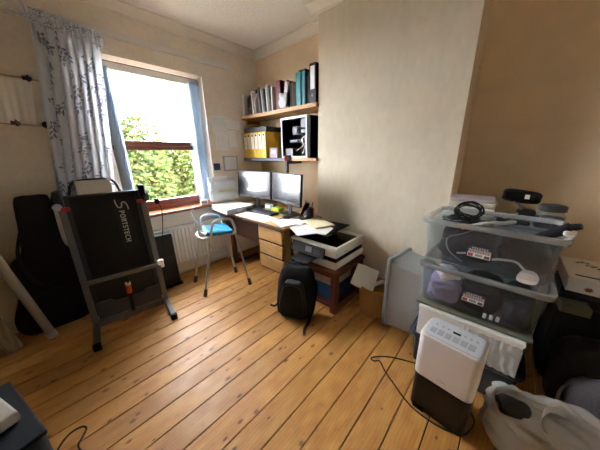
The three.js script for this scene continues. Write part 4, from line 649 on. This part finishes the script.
// ------------------------------------------------------------------ dehumidifier and cable
{
  const d = thing('dehumidifier', 'white dehumidifier with black water tank standing before the stack', 'dehumidifier', [1.235, 0, -0.075], QT - 0.10);
  const w = 0.27, dp = 0.19; // local z faces the room
  const slab = (y0, y1, r, grow = 0) => loft([[0.01, 0.01, y0, 0.004], [w + grow - 0.01, dp + grow - 0.01, y0, r], [w + grow, dp + grow, y0 + 0.006, r], [w + grow, dp + grow, y1 - 0.008, r], [w + grow - 0.016, dp + grow - 0.016, y1, r - 0.004], [0.01, 0.01, y1, 0.004]]);
  obj('water_tank', slab(0.004, 0.235, 0.03, -0.006), mat(0x120d0b, 0.35), d);
  obj('rear_shell', [rb(w - 0.05, 0.23, 0.04, 0.008, 0, 0.125, -dp / 2 + 0.012)], mat(0xd9d4cc, 0.45), d);
  obj('housing', slab(0.238, 0.50, 0.032), mat(0xe4ddd5, 0.4), d);
  const top = obj('top_panel', X(ext(ring(w - 0.03, dp - 0.03, 0.02).map(([a, b]) => [a, b]), 0.003, 0.001).rotateX(-PI / 2), 0, 0.5, 0), mat(0xd3dade, 0.35), d);
  obj('vent_slat', [0, 1, 2, 3, 4, 5].map((k) => rb(0.027, 0.004, 0.042, 0.001, -0.088 + k * 0.034, 0.504, 0.028)), mat(0xb4bcc2, 0.5), top);
  obj('display', rb(0.034, 0.003, 0.014, 0.001, 0.005, 0.5045, -0.022), M.blackGloss, top);
  obj('buttons', [-0.09, -0.06, -0.033, 0.04, 0.065, 0.09].map((x) => cyl(0.006, 0.006, 0.003, x, 0.5045, -0.03, 0, 0, 0, 14)), M.paleGrey, top);
  const word = canvasTex(256, 64, (c, W, H) => { c.fillStyle = '#e4ddd5'; c.fillRect(0, 0, W, H); c.fillStyle = '#9a948c'; for (let k = 0; k < 8; k++) c.fillRect(30 + k * 25, 26, 18, 16); });
  obj('lettering', X(new THREE.PlaneGeometry(0.06, 0.015), 0, 0.275, dp / 2 + 0.0008), mat(0xffffff, 0.4, { map: word }), d);
  obj('tank_step', rb(0.06, 0.03, 0.01, 0.003, -0.08, 0.02, dp / 2 - 0.002), M.black, d);
  tag(obj('power_cable', tube([[1.46, 0.005, -0.25], [1.42, 0.005, -0.36], [1.37, 0.005, -0.45], [1.30, 0.005, -0.515], [1.285, 0.005, -0.49], [1.31, 0.005, -0.46], [1.26, 0.005, -0.40], [1.20, 0.005, -0.31], [1.145, 0.005, -0.215], [1.125, 0.005, -0.13], [1.13, 0.005, -0.03], [1.17, 0.005, 0.055], [1.27, 0.005, 0.085], [1.33, 0.006, 0.06], [1.36, 0.06, 0.04], [1.345, 0.12, 0.02]], 0.0045, 140, 6), mat(0x3a332c, 0.7)), 'thin dark cable curling round the dehumidifier on the floor', 'cable');
}
// ------------------------------------------------------------------ right edge: case, lettered box, holdall, carrier bag
{
  const c = thing('suitcase', 'black suitcase standing in the dark corner under the lettered box', 'suitcase', [2.085, 0, 0.56]); obj('shell', rb(0.41, 0.47, 0.46, 0.03, 0, 0.255, 0), M.blackCloth, c); obj('handle', tube([[-0.206, 0.36, -0.08], [-0.229, 0.36, -0.06], [-0.229, 0.36, 0.06], [-0.206, 0.36, 0.08]], 0.012, 30, 8), M.rubber, c); for (const x of [-0.17, 0.17]) for (const z of [-0.19, 0.19]) obj('foot', cyl(0.02, 0.02, 0.02, x, 0.01, z), M.rubber, c);
  const lc = thing('laptop_case', 'flat black case between the suitcase and the lettered carton', 'case', [2.14, 0.491, 0.56]); obj('shell', rb(0.30, 0.12, 0.44, 0.02, 0, 0.06, 0), M.black, lc); obj('zip', rb(0.305, 0.006, 0.445, 0.002, 0, 0.07, 0), M.charcoal, lc);
  const art = canvasTex(512, 384, (g, w, h) => { g.fillStyle = '#d9cdbd'; g.fillRect(0, 0, w, h); g.save(); g.translate(220, 175); g.rotate(0.62); g.fillStyle = '#4a2f26'; g.font = 'bold italic 92px serif'; g.textAlign = 'center'; g.fillText('Padding', 0, 30); g.restore(); g.fillStyle = '#3a2a24'; g.fillRect(30, 330, 120, 24); g.fillRect(340, 40, 150, 34); });
  const emb = canvasTex(256, 128, (g, w, h) => { g.fillStyle = '#d6cabb'; g.fillRect(0, 0, w, h); g.fillStyle = '#8a3d36'; g.beginPath(); for (let k = 0; k < 16; k++) { const a = k / 16 * 2 * PI, r = k % 2 ? 44 : 28; g.lineTo(128 + r * 1.3 * cos(a), 64 + r * sin(a)); } g.fill(); });
  const b = thing('lettered_carton', 'white carton with dark lettering on top of the black suitcase', 'carton', [2.105, 0.613, 0.565], QT + 0.02); obj('tray', rb(0.45, 0.06, 0.36, 0.004, 0, 0.03, 0), mat(0xd6cabb, 0.6), b); obj('lid', rb(0.46, 0.035, 0.37, 0.004, 0, 0.074, 0), mat(0xd9cdbd, 0.6), b);
  obj('top_print', X(new THREE.PlaneGeometry(0.45, 0.36).rotateX(-PI / 2), 0, 0.0922, 0), mat(0xffffff, 0.6, { map: art }), b); obj('front_emblem', X(new THREE.PlaneGeometry(0.09, 0.045), -0.14, 0.03, 0.1806), mat(0xffffff, 0.6, { map: emb }), b);
  const bd = obj('wooden_block', rb(0.10, 0.05, 0.12, 0.004), mat(0x57543f, 0.7)); at(bd, 1.93, 0.5165, 0.40); bd.rotation.y = 0.1; tag(bd, 'grey green block on the suitcase beside the black case', 'block');
  const h = thing('holdall', 'large black holdall with grey piping at the right edge', 'bag', [1.65, 0, 0.60], QT + 0.05); obj('body', lump(0.52, 0.48, 0.30, 0.06, 0.5, 36, 51), M.blackCloth, h); obj('side_panel', (() => { const g = lump(0.36, 0.28, 0.10, 0.05, 0.6, 28, 52); g.translate(-0.05, 0.12, 0.145); return g; })(), mat(0x6b6d73, 0.7, { map: clothTex }), h);
  obj('piping', tube([[-0.24, 0.15, 0.15], [-0.235, 0.3, 0.15], [-0.12, 0.405, 0.145], [0.05, 0.41, 0.145], [0.14, 0.3, 0.15]], 0.006, 50, 6), M.midGrey, h);
}
{
  const b = thing('carrier_bag', 'crumpled white translucent carrier bag on the floor at right', 'bag', [1.31, 0, 0.325], 0.1);
  const shape = (w, h, d, s, lift = 0) => { const g = lump(w, h, d, 0.10, 0.6, 60, s); const p = g.attributes.position; for (let i = 0; i < p.count; i++) { const x = p.getX(i), y = p.getY(i), z = p.getZ(i), n = vnoise(x * 26 + z * 10 + 40, y * 9 + z * 12 + 40, 256, 256, s + 5) - 0.5; p.setXYZ(i, x * (1 + 0.07 * n), max(0.004, y * (1 + 0.1 * n) * (0.9 + 0.55 * z) + lift), z * (1 + 0.05 * n)); } g.computeVertexNormals(); return g; };
  obj('bag_skin', shape(0.30, 0.28, 0.44, 61), phys(0xeae8e2, 0.25, { transmission: 0.4, thickness: 0 }), b);
  const strap = (pts, wd) => { const c = new THREE.CatmullRomCurve3(pts.map((p) => V(...p))); return surf(40, 4, (u, v) => { const p = c.getPoint(u), t = c.getTangent(u), q = V(0.3, 0.2, 1).cross(t).normalize(), k = (v - 0.5) * wd * (1 + 0.25 * sin(u * 19 + v * 5)); return [p.x + q.x * k, p.y + q.y * k + 0.004 * sin(v * 9 + u * 14), p.z + q.z * k]; }); };
  const filmM = phys(0xd8d6d0, 0.3, { transmission: 0.5, thickness: 0, side: THREE.DoubleSide });
  obj('handle_loop', strap([[-0.13, 0.17, -0.10], [-0.10, 0.235, -0.19], [-0.02, 0.262, -0.20], [0.06, 0.255, -0.12], [0.07, 0.22, -0.04]], 0.035), filmM, b);
  obj('handle_loop', strap([[-0.12, 0.20, 0.0], [-0.09, 0.268, -0.05], [-0.03, 0.285, -0.03], [0.03, 0.275, 0.04], [0.04, 0.26, 0.09]], 0.035), filmM, b);
  obj('dark_item', X(lump(0.11, 0.05, 0.12, 0.15, 0.7, 20, 66), -0.03, 0.205, -0.13), M.black, b);
  obj('dark_contents', (() => { const g = lump(0.24, 0.19, 0.34, 0.12, 0.7, 24, 63); g.translate(-0.0, 0.012, 0.0); return g; })(), mat(0x3d3b38, 0.8), b);
}
// a dark wardrobe outside the left of the picture: it shades that side of the room
{
  const w = thing('wardrobe', 'dark wooden wardrobe along the left wall outside the picture', 'wardrobe', [-1.0, 0, -0.9]);
  obj('carcass', metreUV(rb(0.56, 2.0, 1.7, 0.006, 0, 1.04, 0), 'y'), M.walnut, w); obj('plinth', rb(0.52, 0.06, 1.66, 0.003, 0, 0.03, 0), M.walnut, w);
  for (const z of [-0.57, 0, 0.57]) { const d = obj('door', metreUV(rb(0.02, 1.92, 0.55, 0.004, 0.29, 1.04, z), 'y'), M.walnut, w); obj('handle', bar(V(0.315, 0.95, z + 0.22), V(0.315, 1.1, z + 0.22), 0.007), M.steel, d); }
}
// ------------------------------------------------------------------ left foreground
{
  const f = thing('felt_hamper', 'dark grey felt box in the near left corner', 'box', [-0.43, 0, -1.33], 0.25);
  obj('body', (() => { const g = rb(0.36, 0.38, 0.44, 0.03, 0, 0.19, 0); return g; })(), mat(0x34373c, 0.95, { map: clothTex, bumpMap: rep(speckTex, 3, 3), bumpScale: 0.002 }), f);
  obj('lid', rb(0.37, 0.02, 0.45, 0.009, 0, 0.385, 0), mat(0x2a2c30, 0.95, { map: clothTex }), f);
  const e = thing('paper_tray', 'off white plastic tray lying on the dark felt box', 'tray', [-0.425, 0.397, -1.385], 0.35); obj('tray', rb(0.24, 0.05, 0.30, 0.01, 0, 0.025, 0), mat(0xc3bcae, 0.5), e); obj('slot', rb(0.05, 0.012, 0.16, 0.005, -0.02, 0.048, -0.02), M.charcoal, e);
  tag(obj('floor_cable', tube([[-0.26, 0.005, -1.38], [-0.235, 0.005, -1.45], [-0.195, 0.005, -1.49], [-0.15, 0.005, -1.49], [-0.13, 0.005, -1.46], [-0.15, 0.005, -1.42], [-0.17, 0.006, -1.38], [-0.15, 0.006, -1.30]], 0.0045, 70, 6), M.rubber), 'dark looped cable on the floor beside the felt box', 'cable');
}
renderer.render(scene, camera);
